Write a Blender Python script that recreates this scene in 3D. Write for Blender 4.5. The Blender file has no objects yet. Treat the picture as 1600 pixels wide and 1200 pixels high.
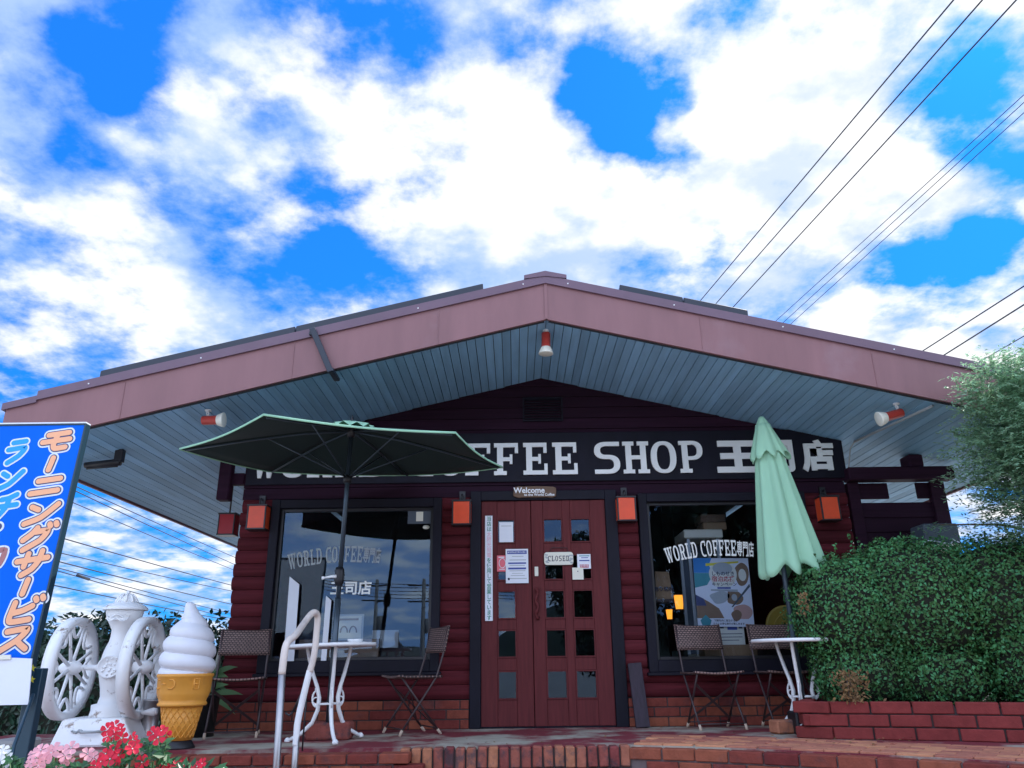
import bpy, math, random
from mathutils import Vector, Matrix
random.seed(7)
SC = bpy.context.scene
COL = SC.collection
# ------------------------------------------------------------------ camera
BACK_FILL = 2.5
FPX, PITCH, ROLL, CAMH, D = 1200.0, math.radians(20), .0125, .556, 7.7
cam_d = bpy.data.cameras.new('camera'); cam = bpy.data.objects.new('camera', cam_d); COL.objects.link(cam)
cam_d.sensor_fit = 'HORIZONTAL'; cam_d.sensor_width = 36; cam_d.lens = FPX/1600*36
cam_d.clip_start = .05; cam_d.clip_end = 3000
cam.matrix_world = Matrix.Translation((0, 0, CAMH)) @ Matrix.Rotation(math.pi/2+PITCH, 4, 'X') @ Matrix.Rotation(-ROLL, 4, 'Z')
SC.camera = cam
SC.view_settings.view_transform = 'Standard'; SC.view_settings.look = 'None'
SC.view_settings.exposure = 1.15; SC.view_settings.gamma = 1
SC.cycles.max_bounces = 8; SC.cycles.transparent_max_bounces = 16

def ray(u, v):
    x = u-800; y = 600-v
    X = (x*math.cos(ROLL)+y*math.sin(ROLL))/FPX; Y = (-x*math.sin(ROLL)+y*math.cos(ROLL))/FPX
    return Vector((X, math.cos(PITCH)-Y*math.sin(PITCH), math.sin(PITCH)+Y*math.cos(PITCH)))
def P(u, v, Y):                       # surveyed point of the place: photo bearing at depth Y
    r = ray(u, v); k = Y/r.y
    return Vector((r.x*k, Y, CAMH+r.z*k))

# ------------------------------------------------------------------ world
SUN_DIR = Vector((.62, .60, .95)).normalized()
SUN_EL = math.asin(SUN_DIR.z); SUN_AZ = math.atan2(SUN_DIR.x, SUN_DIR.y)
W = bpy.data.worlds.new('World'); SC.world = W; W.use_nodes = True
nt = W.node_tree; nt.nodes.clear()
def N(t, **kw):
    n = nt.nodes.new(t)
    for k, v in kw.items(): setattr(n, k, v)
    return n
def L(a, b): nt.links.new(a, b)
def mth(op, a, b=None, c=None):
    n = N('ShaderNodeMath', operation=op)
    for i, s in enumerate((a, b, c)):
        if s is None: continue
        if isinstance(s, (int, float)): n.inputs[i].default_value = s
        else: L(s, n.inputs[i])
    return n.outputs[0]
def maprange(x, a, b, c, d, smooth=True):
    n = N('ShaderNodeMapRange'); n.interpolation_type = 'SMOOTHSTEP' if smooth else 'LINEAR'
    L(x, n.inputs[0])
    for i, q in enumerate((a, b, c, d)): n.inputs[1+i].default_value = q
    return n.outputs[0]
def mixc(f, a, b, mode='MIX'):
    n = N('ShaderNodeMix', data_type='RGBA', blend_type=mode)
    for i, s in ((0, f), (6, a), (7, b)):
        if isinstance(s, (int, float)): n.inputs[i].default_value = s
        elif isinstance(s, tuple): n.inputs[i].default_value = (*s, 1)
        else: L(s, n.inputs[i])
    return n.outputs[2]
sky = N('ShaderNodeTexSky', sky_type='NISHITA', sun_disc=False)
sky.sun_elevation = SUN_EL; sky.sun_rotation = SUN_AZ; sky.air_density = 1.0; sky.dust_density = .6; sky.ozone_density = 2.0
tc = N('ShaderNodeTexCoord'); dirv = tc.outputs['Generated']
wn_ = N('ShaderNodeTexNoise'); L(dirv, wn_.inputs['Vector']); wn_.inputs['Scale'].default_value = 7; wn_.inputs['Detail'].default_value = 5
wv = N('ShaderNodeVectorMath', operation='SUBTRACT'); L(wn_.outputs['Color'], wv.inputs[0]); wv.inputs[1].default_value = (.5, .5, .5)
ws_ = N('ShaderNodeVectorMath', operation='SCALE'); L(wv.outputs[0], ws_.inputs[0]); ws_.inputs[3].default_value = .15
wa_ = N('ShaderNodeVectorMath', operation='ADD'); L(dirv, wa_.inputs[0]); L(ws_.outputs[0], wa_.inputs[1])
wnrm = N('ShaderNodeVectorMath', operation='NORMALIZE'); L(wa_.outputs[0], wnrm.inputs[0]); dirw = wnrm.outputs[0]
sep = N('ShaderNodeSeparateXYZ'); L(dirv, sep.inputs[0])
zz = mth('ADD', mth('MAXIMUM', sep.outputs[2], 0.0), .22)
cx = mth('DIVIDE', sep.outputs[0], zz); cy = mth('DIVIDE', sep.outputs[1], zz)
cmb = N('ShaderNodeCombineXYZ'); L(cx, cmb.inputs[0]); L(cy, cmb.inputs[1])
def noise(vec, scale, detail, rough, dist=0.0, off=(0, 0, 0)):
    m = N('ShaderNodeMapping'); L(vec, m.inputs[0]); m.inputs[1].default_value = off
    n = N('ShaderNodeTexNoise'); L(m.outputs[0], n.inputs['Vector'])
    n.inputs['Scale'].default_value = scale; n.inputs['Detail'].default_value = detail
    n.inputs['Roughness'].default_value = rough; n.inputs['Distortion'].default_value = dist
    return n.outputs[0]
CO = (3.1, 1.7, 0)
n1 = noise(cmb.outputs[0], 2.3, 11, .56, .12, CO)
n1s = noise(cmb.outputs[0], 2.3, 5, .55, .12, (CO[0]-.07, CO[1]-.08, 0))
n1b = noise(cmb.outputs[0], 2.3, 5, .55, .12, CO)
n2 = noise(cmb.outputs[0], 6.0, 11, .60, .0, (1, 5, 0))
n3 = noise(cmb.outputs[0], 1.6, 4, .5, 0, (7, 2, 0))
# the gaps (-) and banks (+) of this afternoon's clouds: bearing, angular radius in degrees, weight
BLOBS = [(180, 45, 3.5, -.22), (75, 120, 3.5, -.2), (170, 190, 5, -.24), (250, 110, 4, -.22), (330, 300, 3, -.06), (300, 400, 4, -.1),
         (450, 375, 5, -.2), (560, 375, 4, -.16), (640, 250, 3, -.1), (505, 60, 3.4, -.2), (590, 85, 3.4, -.18), (370, 195, 2, -.12),
         (975, 175, 4.6, -.42), (930, 215, 3, -.22), (1020, 205, 3, -.2), (1080, 90, 2.5, -.2), (1120, 40, 3, -.18), (1150, 368, 2, -.2), (1080, 410, 2.8, -.2), (1000, 440, 2.0, -.14),
         (1490, 145, 4, -.22), (1570, 180, 3, -.22), (1450, 170, 3, -.1), (1420, 425, 2.4, -.25), (1500, 425, 2.6, -.28), (1580, 420, 2.6, -.22), (1590, 330, 2, -.12),
         (20, 330, 3, -.12), (60, 610, 7, -.26), (190, 340, 3.6, -.14), (230, 800, 6, -.02), (1250, 480, 2, -.0),
         (620, 215, 6, .12), (780, 110, 7, .12), (840, 220, 3.5, .18), (700, 300, 5, .06), (1250, 170, 12, .22), (1330, 330, 8, .16), (900, 340, 6, .16), (800, 380, 5, .1),
         (90, 250, 5, .14), (100, 60, 5, .1), (130, 470, 8, .16), (380, 450, 5, .12), (620, 450, 5, .1), (270, 240, 4, .1), (1050, 130, 2.4, .14), (1500, 520, 6, .15), (1400, 60, 6, .16), (760, 440, 6, .14), (400, 110, 5, .14), (330, 40, 4, .12), (60, 40, 5, .10), (290, 190, 4, .12), (450, 250, 5, .12), (150, 420, 6, .08), (550, 180, 5, .10), (260, 330, 3, .10), (1150, 250, 7, .12), (1000, 330, 6, .12), (1050, 20, 3, .1)]
acc = None
for (u, v, rad, wgt) in BLOBS:
    wgt *= .75 if wgt > 0 else .9
    c = ray(u, v).normalized()
    dn = N('ShaderNodeVectorMath', operation='DOT_PRODUCT'); L(dirw, dn.inputs[0]); dn.inputs[1].default_value = c
    g = maprange(dn.outputs['Value'], math.cos(math.radians(rad*1.5)), 1.0, 0, wgt)
    acc = g if acc is None else mth('ADD', acc, g)
body = mth('ADD', mth('MULTIPLY', mth('SUBTRACT', n1, .5), .95), mth('MULTIPLY', acc, 1.05))
body = mth('ADD', body, mth('MULTIPLY', mth('SUBTRACT', n2, .5), 1.45))
body = mth('ADD', body, .005)
mask = maprange(body, -.24, .20, 0, 1)
mask = mth('POWER', mask, .8)
light = maprange(mth('ADD', mth('ADD', mth('MULTIPLY', mth('SUBTRACT', n1b, n1s), 2.6), mth('MULTIPLY', acc, .45)), mth('ADD', mth('MULTIPLY', mth('SUBTRACT', n3, .5), .9), mth('MULTIPLY', mth('SUBTRACT', n2, .5), 1.6))), -.22, .40, 0, 1)
sunw = N('ShaderNodeVectorMath', operation='DOT_PRODUCT'); L(dirv, sunw.inputs[0]); sunw.inputs[1].default_value = SUN_DIR
glow = maprange(sunw.outputs['Value'], .70, 1.0, 0, .5)
light2 = mth('MINIMUM', mth('ADD', light, glow), 1.0)
ccol = mixc(light2, (2.1, 3.0, 4.7), (5.2, 5.25, 5.4))
skyc = mixc(1.0, sky.outputs[0], (.05, .60, 1.30), 'MULTIPLY')
skyc = mixc(.6, skyc, (.10, 1.12, 4.6))
# the half of the sky behind the photographer: even cloud, brightened as added fill light for the front
back_half = maprange(sep.outputs[1], -.40, .12, 1.0, 0.0)
mixm = N('ShaderNodeMix', data_type='FLOAT'); L(back_half, mixm.inputs[0]); L(mask, mixm.inputs[2]); L(maprange(n3, .3, .7, .62, .95), mixm.inputs[3])
vm = N('ShaderNodeVectorMath', operation='SCALE'); L(ccol, vm.inputs[0]); L(mth('MULTIPLY_ADD', back_half, BACK_FILL-1, 1.0), vm.inputs[3])
fin = mixc(mixm.outputs[0], skyc, vm.outputs[0])
bg = N('ShaderNodeBackground'); L(fin, bg.inputs[0]); bg.inputs[1].default_value = .1
wo = N('ShaderNodeOutputWorld'); L(bg.outputs[0], wo.inputs[0])
sl = bpy.data.lights.new('sun', 'SUN'); sl.energy = 2.6; sl.angle = math.radians(.5); sl.color = (1, .95, .86)
so = bpy.data.objects.new('sun', sl); COL.objects.link(so); so.rotation_euler = SUN_DIR.to_track_quat('Z', 'Y').to_euler(); so.location = (0, 0, 20)

# ------------------------------------------------------------------ materials
def mat(name, col, rough=.6, metal=0.0, var=.0, vs=6.0, stretch=(1, 1, 1), bump=0.0, bs=40.0, island=0.0, spec=.5,
        col2=None, c2s=2.0, c2lo=.5, c2hi=.65, emit=None, trans=0.0, hue=0.0):
    m = bpy.data.materials.new(name); m.use_nodes = True
    t = m.node_tree; p = t.nodes['Principled BSDF']
    def nd(k): return t.nodes.new(k)
    def lk(a, b): t.links.new(a, b)
    p.inputs['Roughness'].default_value = rough; p.inputs['Metallic'].default_value = metal
    p.inputs['Specular IOR Level'].default_value = spec
    tcn = nd('ShaderNodeTexCoord'); mp = nd('ShaderNodeMapping'); mp.inputs[3].default_value = stretch
    lk(tcn.outputs['Object'], mp.inputs[0])
    cur = nd('ShaderNodeRGB'); cur.outputs[0].default_value = (*col, 1); cur = cur.outputs[0]
    def mx(f, a, b, mode='MIX'):
        q = nd('ShaderNodeMix'); q.data_type = 'RGBA'; q.blend_type = mode
        for i, s in ((0, f), (6, a), (7, b)):
            if isinstance(s, (int, float)): q.inputs[i].default_value = s
            elif isinstance(s, tuple): q.inputs[i].default_value = (*s, 1)
            else: lk(s, q.inputs[i])
        return q.outputs[2]
    def nz(scale, det=5, ro=.6, vec=None):
        q = nd('ShaderNodeTexNoise'); lk(vec or mp.outputs[0], q.inputs['Vector'])
        q.inputs['Scale'].default_value = scale; q.inputs['Detail'].default_value = det; q.inputs['Roughness'].default_value = ro
        return q.outputs[0]
    def mr(x, a, b, c, d):
        q = nd('ShaderNodeMapRange'); lk(x, q.inputs[0])
        for i, z in enumerate((a, b, c, d)): q.inputs[1+i].default_value = z
        return q.outputs[0]
    def hsv(col_, v=None, h=None):
        q = nd('ShaderNodeHueSaturation'); lk(col_, q.inputs['Color'])
        if v is not None: lk(v, q.inputs['Value'])
        if h is not None: lk(h, q.inputs['Hue'])
        return q.outputs[0]
    if col2: cur = mx(mr(nz(c2s, 6, .65, tcn.outputs['Object']), c2lo, c2hi, 0, 1), cur, tuple(col2))
    if var: cur = hsv(cur, mr(nz(vs), .25, .75, 1-var, 1+var))
    if island:
        ge = nd('ShaderNodeNewGeometry')
        hh = mr(ge.outputs['Random Per Island'], 0, 1, .5-hue, .5+hue) if hue else None
        cur = hsv(cur, mr(ge.outputs['Random Per Island'], 0, 1, 1-island, 1+island), hh)
    lk(cur, p.inputs['Base Color'])
    if bump:
        b = nd('ShaderNodeBump'); b.inputs['Strength'].default_value = bump; b.inputs['Distance'].default_value = .01
        lk(nz(bs, 4), b.inputs['Height']); lk(b.outputs[0], p.inputs['Normal'])
    if emit:
        p.inputs['Emission Color'].default_value = (*emit[0], 1); p.inputs['Emission Strength'].default_value = emit[1]
    if trans:                                              # thin leaves and cloth let light through
        tr = nd('ShaderNodeBsdfTranslucent'); lk(cur, tr.inputs[0])
        ms = nd('ShaderNodeMixShader'); ms.inputs[0].default_value = trans
        lk(p.outputs[0], ms.inputs[1]); lk(tr.outputs[0], ms.inputs[2]); lk(ms.outputs[0], t.nodes['Material Output'].inputs[0])
    return m
def glass_mat(name, refl=.14, tint=(.8, .86, .95)):
    m = bpy.data.materials.new(name); m.use_nodes = True; t = m.node_tree; t.nodes.clear()
    tr = t.nodes.new('ShaderNodeBsdfTransparent'); tr.inputs[0].default_value = (*tint, 1)
    gl = t.nodes.new('ShaderNodeBsdfGlossy'); gl.inputs['Roughness'].default_value = 0.0; gl.inputs[0].default_value = (.62, .85, 1.12, 1)
    fr = t.nodes.new('ShaderNodeFresnel'); fr.inputs[0].default_value = 1.5
    ad = t.nodes.new('ShaderNodeMath'); ad.operation = 'MULTIPLY_ADD'; ad.inputs[1].default_value = .9; ad.inputs[2].default_value = refl
    t.links.new(fr.outputs[0], ad.inputs[0]); ad.use_clamp = True
    mx = t.nodes.new('ShaderNodeMixShader'); t.links.new(ad.outputs[0], mx.inputs[0]); t.links.new(tr.outputs[0], mx.inputs[1]); t.links.new(gl.outputs[0], mx.inputs[2])
    o = t.nodes.new('ShaderNodeOutputMaterial'); t.links.new(mx.outputs[0], o.inputs[0])
    return m
MT = dict(
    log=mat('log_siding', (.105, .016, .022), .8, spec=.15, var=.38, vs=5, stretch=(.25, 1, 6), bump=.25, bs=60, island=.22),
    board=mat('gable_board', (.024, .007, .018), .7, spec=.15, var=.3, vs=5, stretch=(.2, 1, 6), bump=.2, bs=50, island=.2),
    trim=mat('dark_trim', (.007, .006, .014), .6, spec=.25, var=.3, vs=8, stretch=(1, 1, .3), bump=.1),
    door=mat('door_wood', (.12, .022, .024), .6, spec=.2, var=.22, vs=7, stretch=(6, 1, .5), bump=.12, bs=50),
    soffit=mat('soffit_board', (.26, .48, .68), .6, var=.18, vs=4, stretch=(3, .3, 1), island=.15),
    gap=mat('gap_dark', (.02, .025, .03), .9),
    fascia=mat('fascia_metal', (.25, .114, .118), .5, var=.12, vs=2.2, stretch=(2.5, 1, .5), col2=(.29, .165, .18), c2s=1.4, c2lo=.55, c2hi=.8, bump=.05, bs=6),
    flash=mat('flashing_metal', (.15, .085, .12), .4, var=.12, vs=3),
    roof=mat('roof_metal', (.07, .05, .06), .45, var=.2),
    panel=mat('solar_panel_edge', (.015, .02, .035), .35),
    white=mat('white_paint', (.86, .86, .86), .45, var=.05, vs=4, bump=.08, bs=30),
    worn=mat('worn_white_paint', (.86, .86, .86), .45, var=.06, vs=4, bump=.12, bs=40, col2=(.30, .22, .17), c2s=9, c2lo=.60, c2hi=.68),
    letter=mat('sign_letter', (.90, .90, .86), .5, var=.06, vs=3),
    brick=mat('brick', (.22, .052, .036), .85, spec=.2, var=.25, vs=14, bump=.5, bs=60, island=.32, hue=.012, col2=(.12, .05, .05), c2s=5, c2lo=.55, c2hi=.75),
    brickd=mat('brick_rowlock', (.31, .10, .07), .9, spec=.2, var=.25, vs=14, bump=.6, bs=50, island=.35, hue=.02, col2=(.13, .07, .07), c2s=9, c2lo=.5, c2hi=.62),
    paver=mat('brick_paver', (.46, .17, .10), .8, var=.25, vs=14, bump=.4, bs=60, island=.25, hue=.012),
    planterb=mat('planter_brick', (.21, .036, .033), .85, spec=.2, var=.22, vs=10, bump=.35, bs=50, island=.16),
    mortar=mat('mortar', (.16, .12, .12), .9, var=.2, bump=.4),
    mortard=mat('mortar_dark', (.05, .035, .035), .9, var=.2, bump=.4),
    slab=mat('terrace_concrete', (.38, .345, .28), .8, spec=.25, var=.2, vs=5, bump=.25, bs=60, col2=(.20, .035, .045), c2s=1.3, c2lo=.42, c2hi=.54),
    ground=mat('ground_concrete', (.36, .35, .33), .85, var=.15, vs=1.5, bump=.2, bs=30),
    hill=mat('hill_wood', (.03, .05, .035), .9, var=.4, vs=.05),
    steel=mat('steel_tube', (.42, .40, .40), .38, metal=.9, var=.08, vs=10),
    beige=mat('painted_rail', (.72, .62, .55), .4, var=.12, vs=9),
    black=mat('black_plastic', (.012, .012, .015), .45),
    blackm=mat('black_metal', (.02, .018, .022), .4, var=.2),
    pole=mat('parasol_pole', (.06, .085, .11), .3, metal=.5),
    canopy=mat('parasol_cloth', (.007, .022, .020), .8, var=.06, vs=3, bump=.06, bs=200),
    canopyl=mat('parasol_cloth_pale', (.42, .72, .50), .8, var=.08, vs=3, stretch=(1, 1, .25), bump=.06, bs=200, trans=.25),
    rattan=None, tan=mat('foot_cap', (.55, .42, .32), .6),
    chairm=mat('chair_metal', (.05, .028, .030), .4, var=.2),
    red=mat('lamp_red', (.50, .05, .035), .4, var=.15, vs=20),
    bulb=mat('lamp_bulb', (.85, .82, .70), .35),
    lanternp=mat('lantern_panel', (.95, .105, .035), .35, var=.08, vs=8, trans=.1),
    lanternr=mat('lantern_panel_deep', (.50, .015, .025), .35, trans=.1),
    lampon=mat('lamp_glow', (.9, .4, .1), .5, emit=((1, .33, .03), .8)),
    glass=glass_mat('window_glass', .035, (.85, .9, .96)), glass2=glass_mat('window_glass_clear', .0),
    pane=glass_mat('door_glass', .02),
    waffle=mat('waffle_cone', (.80, .35, .05), .45, var=.10, vs=6, col2=(.55, .22, .05), c2s=5, c2lo=.55, c2hi=.8),
    cream=mat('soft_cream', (.80, .80, .85), .4, var=.05, vs=5, col2=(.62, .61, .62), c2s=3.5, c2lo=.56, c2hi=.8),
    blueb=mat('banner_blue', (.0, .135, .74), .5, spec=.1, var=.05, vs=3), bluel=mat('banner_cyan', (.0, .33, .90), .4),
    navy=mat('banner_navy', (.05, .06, .16), .5), orange=mat('banner_orange', (.95, .45, .24), .45), pale=mat('banner_white', (.75, .80, .90), .45),
    maroon=mat('banner_maroon', (.40, .16, .16), .5), teal=mat('banner_frame', (.012, .045, .07), .4), yellow=mat('banner_yellow', (.8, .7, .05), .5),
    paper=mat('paper', (.80, .82, .88), .7, var=.03), paperw=mat('paper_warm', (.80, .78, .66), .7),
    ink=mat('ink', (.03, .03, .06), .7), inkb=mat('ink_blue', (.06, .09, .35), .7), inkr=mat('ink_red', (.5, .05, .08), .7), inkg=mat('ink_green', (.02, .25, .16), .7), inkp=mat('ink_pink', (.78, .50, .56), .7),
    redp=mat('red_notice', (.80, .16, .20), .6), greyc=mat('grey_card', (.08, .10, .13), .6), greyl=mat('grey_light', (.42, .45, .46), .6),
    woods=mat('driftwood', (.16, .095, .06), .7, var=.35, vs=10, stretch=(.4, 1, 5), bump=.3),
    plank=mat('weathered_plank', (.035, .022, .035), .7, var=.4, vs=8, stretch=(5, 5, .5), bump=.4),
    card=mat('cardboard', (.28, .17, .09), .8, var=.1), cream2=mat('cream_plastic', (.62, .58, .45), .5),
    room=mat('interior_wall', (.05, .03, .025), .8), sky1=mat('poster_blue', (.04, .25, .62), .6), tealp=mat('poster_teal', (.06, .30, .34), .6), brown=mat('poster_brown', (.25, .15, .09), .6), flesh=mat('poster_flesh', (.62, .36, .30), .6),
    leafh=mat('boxwood_leaf', (.068, .200, .060), .5, spec=.3, island=.6, hue=.045, trans=.25, var=.35, vs=2.5),
    leafc=mat('camellia_leaf', (.018, .055, .028), .3, island=.45, hue=.02, trans=.12),
    leaft=mat('tree_leaf', (.27, .45, .27), .5, island=.45, hue=.03, trans=.5),
    leafv=mat('flower_leaf', (.03, .12, .035), .35, island=.4, trans=.2),
    leafb=mat('dry_leaf', (.22, .12, .045), .7, island=.4, trans=.2), leafl=mat('long_leaf', (.10, .20, .08), .45, island=.4, trans=.25),
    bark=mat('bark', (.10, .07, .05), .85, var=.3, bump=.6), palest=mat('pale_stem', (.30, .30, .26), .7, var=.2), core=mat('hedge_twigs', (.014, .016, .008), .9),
    petr=mat('red_petal', (.62, .006, .035), .55, island=.25, trans=.2), petp=mat('pink_petal', (.86, .42, .47), .55, island=.12, trans=.25), petw=mat('white_petal', (.82, .82, .80), .55, trans=.25),
    wire=mat('wire', (.02, .025, .04), .6), concrete=mat('pole_concrete', (.30, .29, .28), .85, var=.1), yel=mat('yellow_basket', (.55, .36, .06), .5))
def weave(name):
    m = mat(name, (.22, .125, .115), .6); t = m.node_tree; p = t.nodes['Principled BSDF']
    tcn = t.nodes.new('ShaderNodeTexCoord'); mp = t.nodes.new('ShaderNodeMapping'); mp.inputs[3].default_value = (1, 1, 1)
    br = t.nodes.new('ShaderNodeTexBrick'); t.links.new(tcn.outputs['UV'], br.inputs['Vector'])
    br.inputs['Scale'].default_value = 1; br.inputs['Brick Width'].default_value = .030; br.inputs['Row Height'].default_value = .017; br.inputs['Mortar Size'].default_value = .0045
    br.inputs['Color1'].default_value = (.34, .21, .18, 1); br.inputs['Color2'].default_value = (.25, .15, .13, 1); br.inputs['Mortar'].default_value = (.035, .022, .022, 1)
    t.links.new(br.outputs['Color'], p.inputs['Base Color'])
    b = t.nodes.new('ShaderNodeBump'); b.inputs['Strength'].default_value = .7; b.inputs['Distance'].default_value = .004; b.invert = True
    t.links.new(br.outputs['Fac'], b.inputs['Height']); t.links.new(b.outputs[0], p.inputs['Normal'])
    return m
MT['rattan'] = weave('woven_rattan')

# ------------------------------------------------------------------ mesh builder
class MB:
    def __init__(s): s.v = []; s.f = []; s.m = []; s.s = []; s.uv = {}; s.mi = 0; s.sm = False
    def add(s, vs, fs, M=None):
        o = len(s.v)
        s.v += [tuple(M @ Vector(p)) for p in vs] if M is not None else [tuple(p) for p in vs]
        for f in fs: s.f.append(tuple(i+o for i in f)); s.m.append(s.mi); s.s.append(s.sm)
        return s
    def box(s, c, d, M=None):
        x, y, z = [q/2 for q in d]; c = Vector(c)
        vs = [c+Vector((a*x, b*y, e*z)) for a in (-1, 1) for b in (-1, 1) for e in (-1, 1)]
        return s.add(vs, [(0, 1, 3, 2), (4, 6, 7, 5), (0, 4, 5, 1), (2, 3, 7, 6), (0, 2, 6, 4), (1, 5, 7, 3)], M)
    def bb(s, a, b): return s.box([(p+q)/2 for p, q in zip(a, b)], [abs(p-q) for p, q in zip(a, b)])
    def bar(s, p, q, w, h, up=(0, 0, 1)):
        p = Vector(p); q = Vector(q); t = (q-p); Ln = t.length; t.normalize(); u = Vector(up)
        r = t.cross(u)
        if r.length < 1e-4: r = t.cross(Vector((1, 0, 0)))
        r.normalize(); u = r.cross(t)
        M = Matrix((r, t, u)).transposed().to_4x4(); M.translation = (p+q)/2
        return s.box((0, 0, 0), (w, Ln, h), M)
    def tube(s, pts, r, n=8, closed=False, caps=True):
        pts = [Vector(p) for p in pts]; k = len(pts); rs = r if isinstance(r, (list, tuple)) else [r]*k
        sm, s.sm = s.sm, True; vs = []; fs = []; pn = None
        for i, p in enumerate(pts):
            if closed: t = pts[(i+1) % k]-pts[i-1]
            else: t = pts[min(i+1, k-1)]-pts[max(i-1, 0)]
            t.normalize()
            if pn is None:
                pn = t.cross(Vector((0, 0, 1)))
                if pn.length < .05: pn = t.cross(Vector((1, 0, 0)))
            pn = (pn-t*pn.dot(t)).normalized(); bn = t.cross(pn)
            for j in range(n):
                a = 2*math.pi*j/n; vs.append(p+(pn*math.cos(a)+bn*math.sin(a))*rs[i])
        for i in range(k if closed else k-1):
            for j in range(n):
                a = i*n+j; b = i*n+(j+1) % n; c = ((i+1) % k)*n+(j+1) % n; d = ((i+1) % k)*n+j
                fs.append((a, b, c, d))
        if not closed and caps: fs += [tuple(range(n-1, -1, -1)), tuple(range((k-1)*n, k*n))]
        s.add(vs, fs); s.sm = sm; return s
    def lathe(s, prof, M=None, n=28, caps=True):
        sm, s.sm = s.sm, True; vs = []; fs = []
        for r, z in prof:
            for j in range(n): a = 2*math.pi*j/n; vs.append((r*math.cos(a), r*math.sin(a), z))
        for i in range(len(prof)-1):
            for j in range(n): fs.append((i*n+j, i*n+(j+1) % n, (i+1)*n+(j+1) % n, (i+1)*n+j))
        if caps: fs += [tuple(range(n-1, -1, -1)), tuple(range((len(prof)-1)*n, len(prof)*n))]
        s.add(vs, fs, M); s.sm = sm; return s
    def prism(s, poly, M, d):           # polygon in local xy, thickness d along local +z
        k = len(poly); vs = [(x, y, 0) for x, y in poly]+[(x, y, d) for x, y in poly]
        fs = [tuple(range(k-1, -1, -1)), tuple(range(k, 2*k))]+[(i, (i+1) % k, k+(i+1) % k, k+i) for i in range(k)]
        return s.add(vs, fs, M)
    def mesh(s, me, M): return s.add([v.co for v in me.vertices], [tuple(p.vertices) for p in me.polygons], M)
    def grid(s, fn, nu, nv):
        sm, s.sm = s.sm, True
        vs = [fn(i/nu, j/nv) for i in range(nu+1) for j in range(nv+1)]
        s.add(vs, [(i*(nv+1)+j, (i+1)*(nv+1)+j, (i+1)*(nv+1)+j+1, i*(nv+1)+j+1) for i in range(nu) for j in range(nv)]); s.sm = sm; return s
    def build(s, name, mats, parent=None, bev=0.0, local=False, solid=0.0, uvax=None, seg=1):
        me = bpy.data.meshes.new(name)
        off = Vector((0, 0, 0)) if (local or parent is None) else wloc(parent)
        me.from_pydata([(a-off.x, b-off.y, c-off.z) for a, b, c in s.v], [], s.f)
        if isinstance(mats, str): mats = [mats]
        for q in mats: me.materials.append(MT[q])
        me.polygons.foreach_set('material_index', s.m); me.polygons.foreach_set('use_smooth', s.s)
        if uvax:
            lay = me.uv_layers.new(name='uv'); a, b = uvax
            for lp in me.loops: co = me.vertices[lp.vertex_index].co; lay.data[lp.index].uv = (co[a], co[b])
        me.update(); o = bpy.data.objects.new(name, me); COL.objects.link(o)
        if parent: o.parent = parent
        if solid: md = o.modifiers.new('solid', 'SOLIDIFY'); md.thickness = solid; md.offset = 0
        if bev: md = o.modifiers.new('bevel', 'BEVEL'); md.width = bev; md.segments = seg; md.limit_method = 'ANGLE'; md.angle_limit = math.radians(40)
        return o
def wloc(o):
    w = Vector((0, 0, 0))
    while o: w += Vector(o.location); o = o.parent
    return w
def tag(o, label=None, cat=None, group=None, kind=None):
    for k, v in (('label', label), ('category', cat), ('group', group), ('kind', kind)):
        if v: o[k] = v
    return o
def thing(name, loc, label, cat, group=None):
    o = bpy.data.objects.new(name, None); COL.objects.link(o); o.location = loc; o.empty_display_size = .1
    return tag(o, label, cat, group)
def dup(root, loc, rz, label=None):
    def cp(o, par):
        c = o.copy(); COL.objects.link(c); c.parent = par
        for ch in o.children: cp(ch, c)
        return c
    r = cp(root, None); r.location = loc; r.rotation_euler = (0, 0, rz)
    if label: r['label'] = label
    return r
XZ = Matrix(((1, 0, 0, 0), (0, 0, -1, 0), (0, 1, 0, 0), (0, 0, 0, 1)))     # local xy plane stands up facing -Y
def face(p): return Matrix.Translation(p) @ XZ                            # local +z points to the street
# ------------------------------------------------------------------ lettering
def text(body, size=1.0, offset=0.0, ext=.003, shear=0.0, sx=1.0, align='CENTER', spacing=1.0, res=3, line=1.0):
    c = bpy.data.curves.new('t', 'FONT'); c.body = body; c.size = size; c.offset = offset; c.extrude = ext; c.shear = shear
    c.align_x = align; c.align_y = 'CENTER'; c.space_character = spacing; c.resolution_u = res; c.space_line = line
    o = bpy.data.objects.new('t', c); COL.objects.link(o)
    dg = bpy.context.evaluated_depsgraph_get(); me = bpy.data.meshes.new_from_object(o.evaluated_get(dg))
    bpy.data.objects.remove(o); bpy.data.curves.remove(c)
    return me
def Rc(a, b, c, d): return [(a, b), (c, b), (c, d), (a, d)]
def arc(cx, cy, rx, ry, tx, ty, a0, a1, n=18, e=2.4):
    def pt(rx_, ry_, a):
        c, q = math.cos(a), math.sin(a); k = 2/e
        return (cx+rx_*math.copysign(abs(c)**k, c), cy+ry_*math.copysign(abs(q)**k, q))
    aa = [math.radians(a0+(a1-a0)*i/n) for i in range(n+1)]
    return [pt(rx, ry, a) for a in aa]+[pt(rx-tx, ry-ty, a) for a in reversed(aa)]
def bowlD(x0): return arc(x0, .5, .42, .5, .2, .12, -90, 90)
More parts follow.
